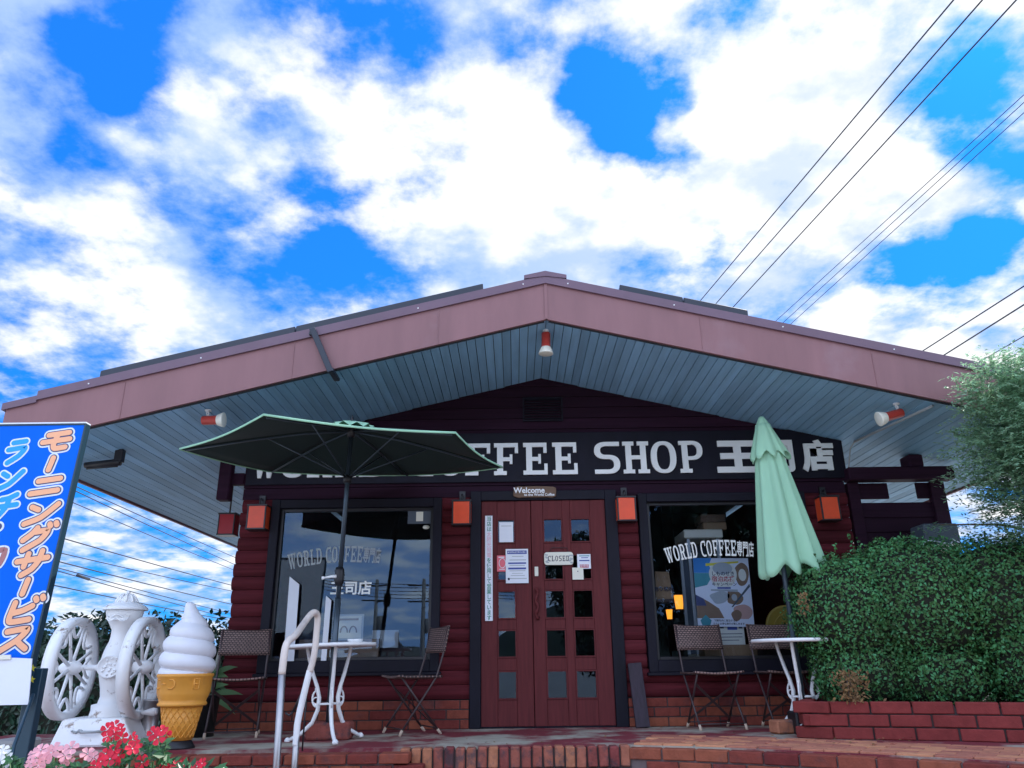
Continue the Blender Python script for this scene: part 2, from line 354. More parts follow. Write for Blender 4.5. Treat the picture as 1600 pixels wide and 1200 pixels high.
GLY = {
    'W': (1.18, [[(.08, .9), (.30, .9), (.43, 0), (.28, 0)], [(.36, .02), (.43, .02), (.66, .9), (.56, .9)], [(.50, .9), (.72, .9), (.86, 0), (.70, 0)], [(.79, .02), (.86, .02), (1.08, .9), (.98, .9)], Rc(0, .88, .38, 1), Rc(.44, .88, .80, 1), Rc(.88, .88, 1.18, 1)]),
    'O': (.84, [arc(.42, .5, .42, .5, .2, .11, 0, 180), arc(.42, .5, .42, .5, .2, .11, 180, 360)]),
    'R': (.88, [Rc(.1, 0, .3, 1), Rc(0, 0, .42, .12), Rc(0, .88, .44, 1), Rc(.3, .43, .44, .54), arc(.42, .715, .38, .285, .19, .11, -90, 90), [(.42, .48), (.62, .48), (.72, .13), (.88, .13), (.88, 0), (.56, 0)]]),
    'L': (.72, [Rc(.1, 0, .3, 1), Rc(0, .88, .42, 1), Rc(0, 0, .72, .13), Rc(.61, .1, .72, .36)]),
    'D': (.84, [Rc(.1, 0, .3, 1), Rc(0, .88, .42, 1), Rc(0, 0, .42, .12), bowlD(.42)]),
    'C': (.78, [arc(.42, .5, .42, .5, .2, .12, 88, 272), Rc(.4, 0, .78, .12), Rc(.4, .88, .78, 1), Rc(.66, .66, .78, .9)]),
    'F': (.80, [Rc(.1, 0, .3, 1), Rc(0, 0, .42, .12), Rc(0, .87, .80, 1), Rc(.69, .68, .80, .9), Rc(.28, .43, .60, .55), Rc(.52, .34, .61, .64)]),
    'E': (.82, [Rc(.1, 0, .3, 1), Rc(0, 0, .82, .13), Rc(0, .87, .80, 1), Rc(.69, .68, .80, .9), Rc(.71, .1, .82, .34), Rc(.28, .43, .58, .55), Rc(.51, .34, .60, .64)]),
    'S': (.80, [arc(.38, .73, .38, .27, .19, .13, 88, 272), Rc(.37, .87, .80, 1), Rc(.37, .46, .42, .59), arc(.41, .295, .39, .295, .19, .13, -92, 92), Rc(0, 0, .42, .13)]),
    'H': (.92, [Rc(.1, 0, .3, 1), Rc(.62, 0, .82, 1), Rc(0, 0, .40, .12), Rc(0, .88, .40, 1), Rc(.52, 0, .92, .12), Rc(.52, .88, .92, 1), Rc(.29, .44, .63, .56)]),
    'P': (.82, [Rc(.1, 0, .3, 1), Rc(0, 0, .42, .12), Rc(0, .88, .44, 1), Rc(.3, .40, .44, .51), arc(.42, .70, .40, .30, .19, .11, -90, 90)]),
}
def glyph(mb, ch, fn, d):                       # fn maps unit letter coords to a 2-D place; d thickness; returns nothing
    for i, poly in enumerate(GLY[ch][1]):
        pts = [fn(x, y) for x, y in poly]
        mb.prism(pts, mb.gm, d+i*.0006)

# ================================================================== the setting
def struct(mb, name, mats, **k): return tag(mb.build(name, mats, **k), kind='structure')
RX = .31; SL = .241; YF = 6.16; SZ = 3.413            # ridge line x, roof slope, eave front, soffit height at ridge
WL, WR = -2.735, 3.355
def sof(x): return SZ-SL*abs(x-RX)
g = MB(); g.bb((-900, -900, -1.2), (900, 1500, -1.0)); struct(g, 'ground', 'ground')
random.seed(3)
def hillz(x): return 9+7*math.sin(x*.021+1)+5*math.sin(x*.047)+3*math.sin(x*.11)
h = MB(); h.grid(lambda a, b: ((a-.5)*900, -230-60*b, -1.1+max(1, hillz((a-.5)*900))*math.sin(min(1, b*1.1)*math.pi*.5)), 120, 8); struct(h, 'hills', 'hill')

# terrace: slab, brick edging and the brick paved apron on the right
edge = [(.80, 5.93), (1.15, 5.80), (1.60, 5.56), (2.1, 5.24), (2.6, 4.88), (3.2, 4.45), (4.0, 3.9), (5.2, 3.2)]
t = MB()
poly = [(-4.6, 5.95), (-.82, 6.04), (.80, 6.02)]+[(x, y+.1) for x, y in edge[1:]]+[(5.2, 7.66), (-4.6, 7.66)]
t.prism(poly, Matrix.Translation((0, 0, -.95)), .95)
struct(t, 'terrace', 'slab')
b = MB()                                                # rowlock bricks on edge in front of the door
n = 21
for i in range(n):
    x = -.82+(i+.5)*1.62/n; y0 = 5.93-.04*((x+.82)/1.62)*0+random.uniform(-.006, .006)
    M = Matrix.Translation((x, y0+.055, -.062+random.uniform(-.003, .003))) @ Matrix.Rotation(random.uniform(-.02, .02), 4, 'Z') @ Matrix.Rotation(random.uniform(-.03, .03), 4, 'Y')
    b.box((0, 0, 0), (1.62/n-.013, .12, .135), M)
struct(b, 'terrace_edging', 'brickd', bev=.008)
b = MB(); b.bb((-.82, 5.945, -.95), (.80, 6.0, -.012)); struct(b, 'terrace_mortar', 'mortard')
b = MB()                                                # flat bricks along the left front
x = -4.6
while x < -.86:
    w = .215
    for z in (-.045, -.118, -.19):
        b.box((x+w/2+(.1 if z == -.118 else 0), 5.865+(.0 if z > -.1 else .012), z), (w-.012, .17, .062))
    x += w
struct(b, 'terrace_edging', 'brick', bev=.006)
b = MB(); b.bb((-4.6, 5.81, -.95), (-.84, 5.94, -.022)); struct(b, 'terrace_mortar', 'mortar')
def along(poly, s):
    for (x0, y0), (x1, y1) in zip(poly, poly[1:]):
        L_ = math.hypot(x1-x0, y1-y0)
        if s <= L_: return (x0+(x1-x0)*s/L_, y0+(y1-y0)*s/L_, math.atan2(y1-y0, x1-x0))
        s -= L_
    return None
b = MB()                                                # curved coursed wall under the apron
for c in range(6):
    s = .115 if c % 2 else 0.0
    while True:
        q = along(edge, s+.115)
        if not q: break
        M = Matrix.Translation((q[0], q[1]+.05, -.045-.082*c)) @ Matrix.Rotation(q[2], 4, 'Z')
        b.box((0, 0, 0), (.218, .10, .072), M); s += .23
struct(b, 'terrace_edging', 'brick', bev=.006)
b = MB()
b.prism([(x, y+.02) for x, y in edge]+[(x, y+.11) for x, y in reversed(edge)], Matrix.Translation((0, 0, -.95)), .93); struct(b, 'terrace_mortar', 'mortar')
b = MB()                                                # pavers of the apron: herringbone-like rows following the edge
for r in range(7):
    s = (r % 2)*.1
    while True:
        q = along(edge, s+.1)
        if not q: break
        nx, ny = -math.sin(q[2]), math.cos(q[2]); o_ = .16+r*.105
        px, py = q[0]+nx*o_, q[1]+ny*o_
        if px > .75 and not (px > 2.0 and py > 6.3) and py < 7.0:
            b.box((0, 0, 0), (.205, .098, .02), Matrix.Translation((px, py, .0+.002)) @ Matrix.Rotation(q[2], 4, 'Z') @ Matrix.Rotation(random.uniform(-.012, .012), 4, 'X'))
        s += .21
struct(b, 'terrace_paving', 'paver', bev=.003)
st = MB()
for i in range(4): st.bb((-2.2, 5.86-.34*(i+1), -1.0), (.8, 5.86-.34*i, -.20-.2*i))
struct(st, 'steps', 'brick')

# ================================================================== the coffee shop
shop = thing('coffee_shop', (RX, D, 0), 'low dark red log sided coffee shop under a wide brown gable roof', 'building')
# --- front wall: half-round log courses between the openings
w = MB(); cz = .125
def logs(x0, x1, z0, z1, yb=D):
    k = max(1, round((z1-z0)/cz)); hgt = (z1-z0)/k
    for i in range(k):
        zb = z0+i*hgt; pr = [(0, 0)]+[(.012+.033*math.sin(math.pi*(j+.4)/6.8)**.7, hgt*(j+.15)/6.3) for j in range(7)]+[(0, hgt)]
        xa, xb = x0+(random.uniform(-.018, .018) if x0 == WL else 0), x1
        vs = [(xx, yb-a, zb+z) for xx in (xa, xb) for a, z in pr]; m = len(pr)
        fs = [(j, j+1, m+j+1, m+j) for j in range(m-1)]+[tuple(range(m-1, -1, -1)), tuple(range(m, 2*m))]
        w.add(vs, fs)
for (x0, x1, z0, z1) in ((WL, -2.42, .25, 2.14), (-.72, -.385, .25, 2.14), (.985, 1.235, .25, 2.14), (2.92, WR, .25, 2.14), (-2.42, -.72, .25, .50), (1.235, 2.92, .25, .50)): w = MB(); logs(x0, x1, z0, z1); w.build('log_siding', 'log', shop)
for xx in (WL+.02, WR-.14): w = MB(); w.bb((xx, D+.002, .0), (xx+.12, 14.0, 2.60)); w.build('wall', 'log', shop)
w = MB()
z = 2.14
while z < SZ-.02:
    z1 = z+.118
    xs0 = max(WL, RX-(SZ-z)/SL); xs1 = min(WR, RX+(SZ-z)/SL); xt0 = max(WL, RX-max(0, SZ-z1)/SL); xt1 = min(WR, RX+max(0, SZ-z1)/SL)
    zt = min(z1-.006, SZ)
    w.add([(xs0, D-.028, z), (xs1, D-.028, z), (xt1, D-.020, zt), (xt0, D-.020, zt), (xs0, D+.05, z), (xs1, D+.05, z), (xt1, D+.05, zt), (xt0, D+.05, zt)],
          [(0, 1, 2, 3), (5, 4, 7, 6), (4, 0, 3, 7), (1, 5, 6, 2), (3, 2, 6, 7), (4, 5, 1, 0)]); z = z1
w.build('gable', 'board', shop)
w = MB(); w.bb((WL+.03, D+.052, 0), (-2.36, D+.07, 2.7)); w.bb((-.78, D+.052, 0), (-.40, D+.07, 2.7)); w.bb((.97, D+.052, 0), (1.29, D+.07, 2.7)); w.bb((2.86, D+.052, 0), (WR-.03, D+.07, 2.7)); w.bb((-2.36, D+.052, 2.10), (2.86, D+.07, 2.7)); w.bb((-2.36, D+.052, 0), (-.78, D+.07, .52)); w.bb((1.29, D+.052, 0), (2.86, D+.07, .52))
w.build('wall_lining', 'gap', shop)
# --- brick plinth
for (x0, x1) in ((WL-.02, -.43), (1.03, WR+.02)):
    b = MB()
    for c in range(3):
        x = x0-(0 if c % 2 else .11)
        while x < x1:
            a, e = max(x, x0), min(x+.235, x1)
            if e-a > .03: b.bb((a+.005, D-.075, c*.083+.004), (e-.005, D+.0, c*.083+.078))
            x += .235
    b.build('plinth', 'brick', shop, bev=.005)
    b = MB(); b.bb((x0+.005, D-.068, .0), (x1-.005, D, .246)); b.build('plinth_mortar', 'mortard', shop)
# vent in the gable
v = MB(); c = P(848, 640, D-.03)
v.bb((c.x-.21, D-.05, c.z-.13), (c.x+.21, D-.03, c.z-.115)); v.bb((c.x-.21, D-.05, c.z+.115), (c.x+.21, D-.03, c.z+.13)); v.bb((c.x-.21, D-.05, c.z-.115), (c.x-.195, D-.03, c.z+.115)); v.bb((c.x+.195, D-.05, c.z-.115), (c.x+.21, D-.03, c.z+.115))
for i in range(8): v.box((c.x, D-.04, c.z-.10+.029*i), (.385, .02, .006), None)
v.build('gable_vent', 'trim', shop)
# --- roof
YB = 14.2; EX = 4.59
r = MB()
for s in (-1, 1):
    x0, x1 = RX, RX+s*EX; zt = .375
    r.add([(x0, YF+.03, SZ+zt), (x1, YF+.03, SZ+zt-SL*EX), (x1, YB, SZ+zt-SL*EX), (x0, YB, SZ+zt), (x0, YF+.03, SZ+.05), (x1, YF+.03, SZ+.05-SL*EX), (x1, YB, SZ+.05-SL*EX), (x0, YB, SZ+.05)],
          [(0, 1, 2, 3), (4, 7, 6, 5), (1, 5, 6, 2), (0, 3, 7, 4), (3, 2, 6, 7)])
roof = r.build('roof', 'roof', shop)
f = MB()
for s in (-1, 1):
    x0, x1 = RX+s*.004, RX+s*EX; zb = -.012
    f.add([(x0, YF, SZ+zb), (x1, YF, SZ+zb-SL*EX), (x1, YF, SZ+.345-SL*EX), (x0, YF, SZ+.345), (x0, YF+.028, SZ+zb), (x1, YF+.028, SZ+zb-SL*EX), (x1, YF+.028, SZ+.345-SL*EX), (x0, YF+.028, SZ+.345)],
          [(0, 1, 2, 3), (5, 4, 7, 6), (4, 0, 3, 7), (1, 5, 6, 2), (3, 2, 6, 7), (0, 4, 5, 1)])
    e = RX+s*(EX+.001)                       # eave side fascia
    f.bb((e, YF+.03, SZ-.02-SL*EX), (e+s*.025, YB, SZ+.36-SL*EX))
f.bb((RX-.014, YF-.008, SZ-.01), (RX+.014, YF-.001, SZ+.34))
f.build('fascia', 'fascia', roof)
f = MB()
for k in (-3.62, -2.2, -.95, 1.35, 2.8, 3.9):
    z0 = SZ-SL*abs(k); f = MB(); f.bb((RX+k-.0035, YF-.004, z0-.006), (RX+k+.0035, YF-.0005, z0+.33)); f.build('seam', 'fascia', roof)
f = MB()
for s in (-1, 1):
    def strip(a, e, z0, z1, y0, y1):
        xa, xe = RX+s*a, RX+s*e
        f.add([(xa, y0, SZ+z0-SL*a), (xe, y0, SZ+z0-SL*e), (xe, y0, SZ+z1-SL*e), (xa, y0, SZ+z1-SL*a), (xa, y1, SZ+z0-SL*a), (xe, y1, SZ+z0-SL*e), (xe, y1, SZ+z1-SL*e), (xa, y1, SZ+z1-SL*a)],
              [(0, 1, 2, 3), (5, 4, 7, 6), (4, 0, 3, 7), (1, 5, 6, 2), (3, 2, 6, 7), (0, 4, 5, 1)])
    strip(0, 4.34, .335, .415, YF-.022, YF+.18); strip(4.341, EX+.03, .315, .375, YF-.02, YF+.16)
f.add([(RX-.19, YF-.03, SZ+.375), (RX-.19, YF-.03, SZ+.41), (RX, YF-.03, SZ+.452), (RX+.19, YF-.03, SZ+.41), (RX+.19, YF-.03, SZ+.375), (RX, YF-.03, SZ+.40)]+[(x, YB, z) for x, z in ((RX-.19, SZ+.375), (RX-.19, SZ+.41), (RX, SZ+.452), (RX+.19, SZ+.41), (RX+.19, SZ+.375), (RX, SZ+.40))],
      [(0, 5, 4, 3, 2, 1), (0, 1, 7, 6), (1, 2, 8, 7), (2, 3, 9, 8), (3, 4, 10, 9)])
f.build('flashing', 'flash', roof)
for s in (-1, 1):
    k = .2
    while k < 4.3: f = MB(); f.lathe([(.007, 0), (.006, .004), (.001, .005)], face((RX+s*k, YF-.0225, SZ+.372-SL*k)), n=8, caps=False); f.build('rivet', 'white', roof); k += .93
s_ = MB()
for s in (-1, 1):
    k = 0.0; bw = .079
    while k < EX-.01:
        a, e = k+.003, min(k+bw-.003, EX-.005); dz = random.uniform(-.0015, .0015)
        xa, xe = RX+s*a, RX+s*e; za, ze = SZ-SL*a+dz, SZ-SL*e+dz; y0, y1 = YF+.03, YB
        s_.add([(xa, y0, za), (xe, y0, ze), (xe, y0, ze+.018), (xa, y0, za+.018), (xa, y1, za), (xe, y1, ze), (xe, y1, ze+.018), (xa, y1, za+.018)],
               [(0, 1, 2, 3), (5, 4, 7, 6), (4, 0, 3, 7), (1, 5, 6, 2), (3, 2, 6, 7), (0, 4, 5, 1)]); k += bw
s_.build('soffit', 'soffit', roof)
f = MB()
for s in (-1, 1): f.add([(RX, YF+.031, SZ+.022), (RX+s*EX, YF+.031, SZ+.022-SL*EX), (RX+s*EX, YB, SZ+.022-SL*EX), (RX, YB, SZ+.022)], [(0, 1, 2, 3)])
for s in (-1, 1): f.bar((RX+s*.02, YF+.036, SZ-.016), (RX+s*EX, YF+.036, SZ-.016-SL*EX), .012, .02)
f.build('soffit_backing', 'gap', roof)
# beams carrying the roof
bm = MB(); bm.bb((3.36, D-.16, 2.24), (4.42, D+.0, 2.37)); bm.bb((4.0, D-.14, 2.372), (4.14, D+.06, 2.50)); bm.build('beam', 'board', shop, bev=.01)
bm = MB(); bm.bb((-2.98, D-.10, 2.13), (-2.86, D+.02, 2.62)); bm.bb((-3.0, D-.02, 2.30), (-2.74, D+.06, 2.42)); bm.build('beam', 'board', shop, bev=.01)
# --- screen wall on the right
sc_ = MB()
z = 0.0
while z < 2.0: sc_.add([(x, y, q) for x in (WR+.05, 4.34) for y, q in ((D-.012, z), (D+.004, z+.152), (D+.02, z+.152), (D+.02, z))], [(0, 4, 5, 1), (1, 5, 6, 2), (2, 6, 7, 3), (3, 7, 4, 0), (0, 1, 2, 3), (7, 6, 5, 4)]); z += .145
sc_.bb((WR+.03, D-.03, 0), (WR+.14, D+.05, 2.24)); sc_.bb((4.22, D-.03, 0), (4.36, D+.05, 2.24)); sc_.bb((WR+.14, D+.0, 2.076), (3.80, D+.03, 2.236)); sc_.bb((4.09, D+.0, 2.076), (4.219, D+.03, 2.236))
sc_.build('screen_wall', 'board', shop, bev=.004)
# --- windows
def window(x0, x1, z0, z1, glassmat, rail=0):
    f = MB(); t_ = .085
    f.bb((x0-t_, D-.085, z0-t_-.02), (x0, D+.05, z1+t_)); f.bb((x1, D-.085, z0-t_-.02), (x1+t_, D+.05, z1+t_))
    f.bb((x0, D-.083, z1), (x1, D+.05, z1+t_)); f.bb((x0, D-.083, z0-t_-.02), (x1, D+.05, z0))
    f.bb((x0-t_-.02, D-.12, z0-t_-.05), (x1+t_+.02, D-.0, z0-t_-.021))
    wn = f.build('window', 'trim', shop, bev=.004)
    s2 = MB(); u = .03
    s2.bb((x0, D-.03, z0), (x0+u, D+.02, z1)); s2.bb((x1-u, D-.03, z0), (x1, D+.02, z1)); s2.bb((x0+u, D-.03, z0), (x1-u, D+.02, z0+u)); s2.bb((x0+u, D-.03, z1-u), (x1-u, D+.02, z1))
    s2.build('frame', 'blackm', wn, bev=.003)
    gq = MB(); gq.add([(x0+u, D-.005, z0+u), (x1-u, D-.005, z0+u), (x1-u, D-.005, z1-u), (x0+u, D-.005, z1-u)], [(0, 1, 2, 3)])
    gq.build('glass', glassmat, wn)
    return wn
w1 = window(-2.33, -.80, .60, 2.04, 'glass'); w2 = window(1.33, 2.83, .57, 2.06, 'glass2')
# arched gold-less white lettering on the panes
def arch_letters(wn, u0, u1, vmid, sag, hpx, lm='letter'):
    mb = MB(); word = 'WORLD COFFEE'; ws = [GLY[c][0]*.62+.10 if c != ' ' else .30 for c in word]; kj = 1.75
    tot = sum(ws)+kj; p0, p1 = P(u0, vmid, D-.02), P(u1, vmid, D-.02); Wd = p1.x-p0.x; hh = hpx/1200*D; k = Wd/tot; x = 0
    def bend(X, Z):
        tt = X/Wd; ang = .55*(.62-tt); zc = p0.z-sag*4*(tt-.62)**2+sag*.4
        return (p0.x+X-math.sin(ang)*Z*.6, zc+Z*math.cos(ang))
    mb.gm = XZ
    for c, w_ in zip(word, ws):
        if c != ' ':
            for i, poly in enumerate(GLY[c][1]):
                pts = [bend(x+px_*k*.62, pz*hh) for px_, pz in poly]
                mb.prism(pts, Matrix.Translation((0, D-.0075-i*.0003, 0)) @ XZ, .001)
        x += w_*k
    me = text('専門店', hh*1.02, .02*hh, .0005, 0, spacing=1.0)
    M = Matrix.Translation((p0.x+x+kj*k*.5, D-.009, p0.z+hh*.45)) @ XZ @ Matrix.Rotation(-.10, 4, 'Z') @ Matrix.Diagonal((kj*k/(hh*1.02*3.0), 1, 1, 1))
    mb.mesh(me, M); o = mb.build('lettering', lm, wn); return o
arch_letters(w2, 1043, 1180, 872, .045, 24); arch_letters(w1, 452, 594, 882, .045, 24, 'greyl')
mb = MB(); me = text('王司店', .135, .0035, .0005, 0, spacing=1.0); c = P(548, 920, D-.02); mb.mesh(me, Matrix.Translation((c.x, D-.009, c.z)) @ XZ); mb.build('lettering', 'letter', w1)
mb = MB(); c = P(656, 807, D); mb.bb((c.x-.12, D-.012, c.z-.075), (c.x+.12, D-.007, c.z+.075)); mb.mi = 1; mb.bb((c.x-.035, D-.016, c.z-.05), (c.x+.035, D-.0125, c.z+.045)); mb.build('sticker', ['greyc', 'paperw'], w1)
mb = MB(); c = P(666, 824, D); mb.lathe([(.034, 0), (.034, .002)], Matrix.Translation((c.x, D-.007, c.z)) @ XZ @ Matrix.Diagonal((1, .6, 1, 1)), n=20); mb.build('sticker', 'paperw', w1)
# --- entrance: frame, two leaves
f = MB(); f.bb((-.43, D-.07, 0), (-.325, D+.06, 2.19)); f.bb((.915, D-.07, 0), (1.03, D+.06, 2.19)); f.bb((-.325, D-.068, 2.095), (.915, D+.06, 2.19)); f.bb((-.325, D-.05, 0), (.915, D+.05, .012)); f.build('door_frame', 'trim', shop, bev=.004)
rows = [(812, 850), (868, 908), (923, 968), (984, 1028), (1048, 1093)]
def leaf(x0, x1, cols, y):
    zs = [(P(800, b_, D).z, P(800, a_, D).z) for a_, b_ in rows]; Y0, Y1 = y-.03, y+.02; z0, z1 = .014, 2.092
    f = MB()
    xs = [x0]+[q for c_ in cols for q in c_]+[x1]
    for i in range(0, len(xs), 2): f.bb((xs[i], Y0, z0), (xs[i+1], Y1, z1))
    zz_ = sorted([q for a_ in zs for q in a_]); zz_ = [z0]+zz_+[z1]
    for (a_, b_) in cols:
        for i in range(0, len(zz_), 2): f.bb((a_+.0005, Y0+.004, zz_[i]), (b_-.0005, Y1-.004, zz_[i+1]))
    dr = f.build('door', 'door', shop, bev=.003)
    for (a_, b_) in cols:
        for (c_, e_) in zs:
            m = MB(); u = .012
            m.bb((a_, Y0-.006, c_), (a_+u, Y0+.02, e_)); m.bb((b_-u, Y0-.006, c_), (b_, Y0+.02, e_)); m.bb((a_+u, Y0-.006, c_), (b_-u, Y0+.02, c_+u)); m.bb((a_+u, Y0-.006, e_-u), (b_-u, Y0+.02, e_))
            o = m.build('pane', 'door', dr); m = MB(); m.add([(a_+u, Y0+.016, c_+u), (b_-u, Y0+.016, c_+u), (b_-u, Y0+.016, e_-u), (a_+u, Y0+.016, e_-u)], [(0, 1, 2, 3)])
            gq = m.build('pane_glass', 'pane', dr); bpy.data.objects.remove(o) if False else None
    return dr
dl = leaf(-.322, .168, [(P(777, 900, D).x, P(806, 900, D).x)], D-.01)
dr_ = leaf(.174, .912, [(P(850, 900, D).x, P(881, 900, D).x), (P(893, 900, D).x, P(925, 900, D).x)], D-.018)
hd = MB(); a = P(838, 893, D); hd.bb((a.x-.018, D-.062, a.z-.05), (a.x+.018, D-.049, a.z+.04)); hd.build('lock_plate', 'paperw', dr_, bev=.003)
hd = MB(); a = P(838, 922, D); b_ = P(840, 966, D)
pts = [(a.x+.012*math.sin(i*.9), D-.075-.006*math.cos(i*1.3), a.z+(b_.z-a.z)*i/14) for i in range(15)]
hd.tube([(a.x, D-.05, a.z)]+pts+[(b_.x, D-.05, b_.z)], [.016+.006*math.sin(i*1.7) for i in range(17)], 8); hd.build('handle', 'door', dr_)
# --- room behind the glass
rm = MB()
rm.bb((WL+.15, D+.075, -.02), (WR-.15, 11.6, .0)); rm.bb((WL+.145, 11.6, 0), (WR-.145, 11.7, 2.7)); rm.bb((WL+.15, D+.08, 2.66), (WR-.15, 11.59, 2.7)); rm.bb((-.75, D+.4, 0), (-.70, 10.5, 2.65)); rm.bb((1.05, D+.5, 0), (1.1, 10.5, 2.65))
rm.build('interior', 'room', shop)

# ================================================================== shop sign
sg = thing('shop_sign', (RX, D-.04, 2.3), 'long dark board with big raised white letters WORLD COFFEE SHOP and 王司店 over the door', 'sign')
m = MB(); m.bb((WL+.02, D-.055, 2.285), (WR+.03, D-.034, 2.80)); m.build('board', 'trim', sg, bev=.004)
spans = [('W', 393, 434), ('O', 437, 477), ('R', 480, 519), ('L', 524, 556), ('D', 561, 606), ('C', 638, 677), ('O', 684, 723), ('F', 727, 766), ('F', 772, 810), ('E', 818, 856), ('E', 864, 903), ('S', 930, 970), ('H', 975, 1016), ('O', 1019, 1059), ('P', 1064, 1101)]
for ch, u0, u1 in spans:
    x0, x1 = P(u0, 742, D-.07).x, P(u1, 742, D-.07).x; z0, z1 = 2.352, 2.685; wd = GLY[ch][0]
    m = MB()
    for i, poly in enumerate(GLY[ch][1]):
        m.prism([(x0+x/wd*(x1-x0), z0+y*(z1-z0)) for x, y in poly], Matrix.Translation((0, D-.056, 0)) @ XZ, .020+i*.0006)
    m.build('letter', 'letter', sg)
for ch, u0, u1 in (('王', 1122, 1190), ('司', 1200, 1244), ('店', 1256, 1308)):
    x0, x1 = P(u0, 740, D-.07).x, P(u1, 740, D-.07).x; me = text(ch, .345, .016, .009); xs = [q.co.x for q in me.vertices]; zs = [q.co.y for q in me.vertices]
    M = Matrix.Translation(((x0+x1)/2, D-.066, 2.515)) @ XZ @ Matrix.Diagonal(((x1-x0)/(max(xs)-min(xs)), .335/(max(zs)-min(zs)), 1, 1)) @ Matrix.Translation((-(max(xs)+min(xs))/2, -(max(zs)+min(zs))/2, 0))
    m = MB(); m.mesh(me, M); m.build('letter', 'letter', sg)

# ================================================================== lanterns and lamps
def lantern(u, v, Y, label, deep=False, size=(.185, .215), wall=True, name='wall_lantern'):
    c = P(u, v, Y); w_, h_ = size[0]/2, size[1]/2; dp = .16
    t_ = thing(name, (c.x, Y+.1, c.z-h_), label, 'lantern', 'orange lanterns along the front wall')
    m = MB(); e = .014; y0, y1 = Y-.02, Y-.02+dp
    for sx in (-1, 1):
        for yy in (y0, y1-e): m.bb((c.x+sx*w_-e/2*(1+sx), yy, c.z-h_), (c.x+sx*w_+e/2*(1-sx), yy+e, c.z+h_))
    m.bb((c.x-w_-.006, y0-.006, c.z+h_), (c.x+w_+.006, y1+.006, c.z+h_+.018)); m.bb((c.x-w_-.004, y0-.004, c.z-h_-.014), (c.x+w_+.004, y1+.004, c.z-h_))
    m.build('frame', 'blackm', t_, bev=.002)
    pm = 'lanternr' if deep else 'lanternp'; i_ = .003
    m = MB(); m.bb((c.x-w_+e, y0+i_, c.z-h_), (c.x+w_-e, y0+i_+.004, c.z+h_)); m.build('panel', pm, t_)
    for sx in (-1, 1):
        m = MB(); m.bb((c.x+sx*(w_-i_)-.002, y0+e, c.z-h_), (c.x+sx*(w_-i_)+.002, y1-e, c.z+h_)); m.build('panel', pm, t_)
    m = MB(); yb = D-.03 if wall else Y+.06
    m.tube([(c.x, Y+.06, c.z+h_+.018), (c.x, Y+.06, c.z+h_+.075), (c.x, Y+.075, c.z+h_+.09), (c.x, yb, c.z+h_+.09)] if wall else [(c.x, Y+.06, c.z+h_+.018), (c.x, Y+.06, sof(c.x))], .009, 6)
    if wall: m.bb((c.x-.03, D-.05, c.z+h_+.05), (c.x+.03, D-.029, c.z+h_+.13))
    m.build('bracket', 'blackm', t_); return t_
lantern(401, 808, D-.17, 'orange lantern on the front wall between the left corner and the left window')
lantern(721, 801, D-.17, 'orange lantern on the wall just left of the wooden double door')
lantern(979, 795, D-.17, 'orange lantern on the wall just right of the double door beside the right window')
lantern(1297, 794, D-.17, 'orange lantern showing two panels behind the folded green parasol near the right corner')
lantern(354, 819, 8.6, 'deep red lantern hanging under the left eave beyond the corner of the wall', True, wall=False, name='hanging_lantern')
def floodlight(u0, v0, u1, v1, Y, label):
    a, b_ = P(u0, v0, Y), P(u1, v1, Y); d_ = (b_-a).normalized()
    t_ = thing('floodlight', a, label, 'lamp', 'red floodlights under the eave')
    Mr = Matrix.Translation(a) @ d_.to_track_quat('Z', 'Y').to_matrix().to_4x4(); Ln = (b_-a).length
    m = MB(); m.lathe([(.0, -.012), (.036, -.01), (.040, 0), (.040, Ln*.62), (.043, Ln*.64), (.043, Ln*.68)], Mr, 20, caps=False); m.build('body', 'red', t_)
    m = MB(); m.lathe([(.041, Ln*.66), (.050, Ln*.72), (.066, Ln*.97), (.066, Ln), (.058, Ln*1.01), (.02, Ln*1.03), (0.001, Ln*1.035)], Mr, 20, caps=False); m.build('bulb', 'bulb', t_)
    m = MB(); zs = sof(a.x); q = a+d_*.03
    m.tube([q+Vector((0, 0, .035)), q+Vector((.012, 0, .06)), q+Vector((-.012, 0, .09)), q+Vector((.008, 0, (zs-q.z)*.75)), (q.x, q.y, zs)], .007, 6)
    m.tube([q+Vector((0, 0, .035)), q+Vector((-.012, 0, .07)), q+Vector((.012, 0, .10)), (q.x+.012, q.y, zs)], .005, 6)
    m.lathe([(.028, zs-.012), (.028, zs)], Matrix.Translation((q.x, q.y, 0)), 14); m.build('bracket', 'white', t_)
floodlight(318, 657, 350, 656, 6.42, 'red floodlight with white bulb under the left eave above the open parasol')
floodlight(853, 522, 853, 553, 6.42, 'red floodlight hanging straight down under the roof ridge')
floodlight(1408, 645, 1373, 655, 6.42, 'red floodlight under the right eave above the folded parasol')
m = MB(); a, b_ = P(133, 727, 6.9), P(188, 722, 6.9); m.tube([a, b_], [.028, .034], 12); m.bb((b_.x-.05, b_.y-.03, b_.z), (b_.x+.02, b_.y+.03, sof(b_.x)))
m.tube([a+Vector((.02, 0, -.03)), b_+Vector((-.02, 0, -.035))], .012, 8); tag(m.build('tube_light', 'blackm'), 'dark tube fitting under the left eave beside the blue banner', 'lamp')
m = MB(); a, b_ = P(1456, 631, 6.3), P(1338, 706, 7.55)
a.z = sof(a.x)-.016; b_.z = sof(b_.x)-.016; m.tube([a, b_], .013, 8); m.tube([b_, (b_.x-.02, 7.63, b_.z-.05), (b_.x-.08, 7.64, 2.32)], .007, 6)
tag(m.build('conduit_pipe', 'greyl'), 'thin pale conduit pipe running across the soffit at the right corner', 'pipe')
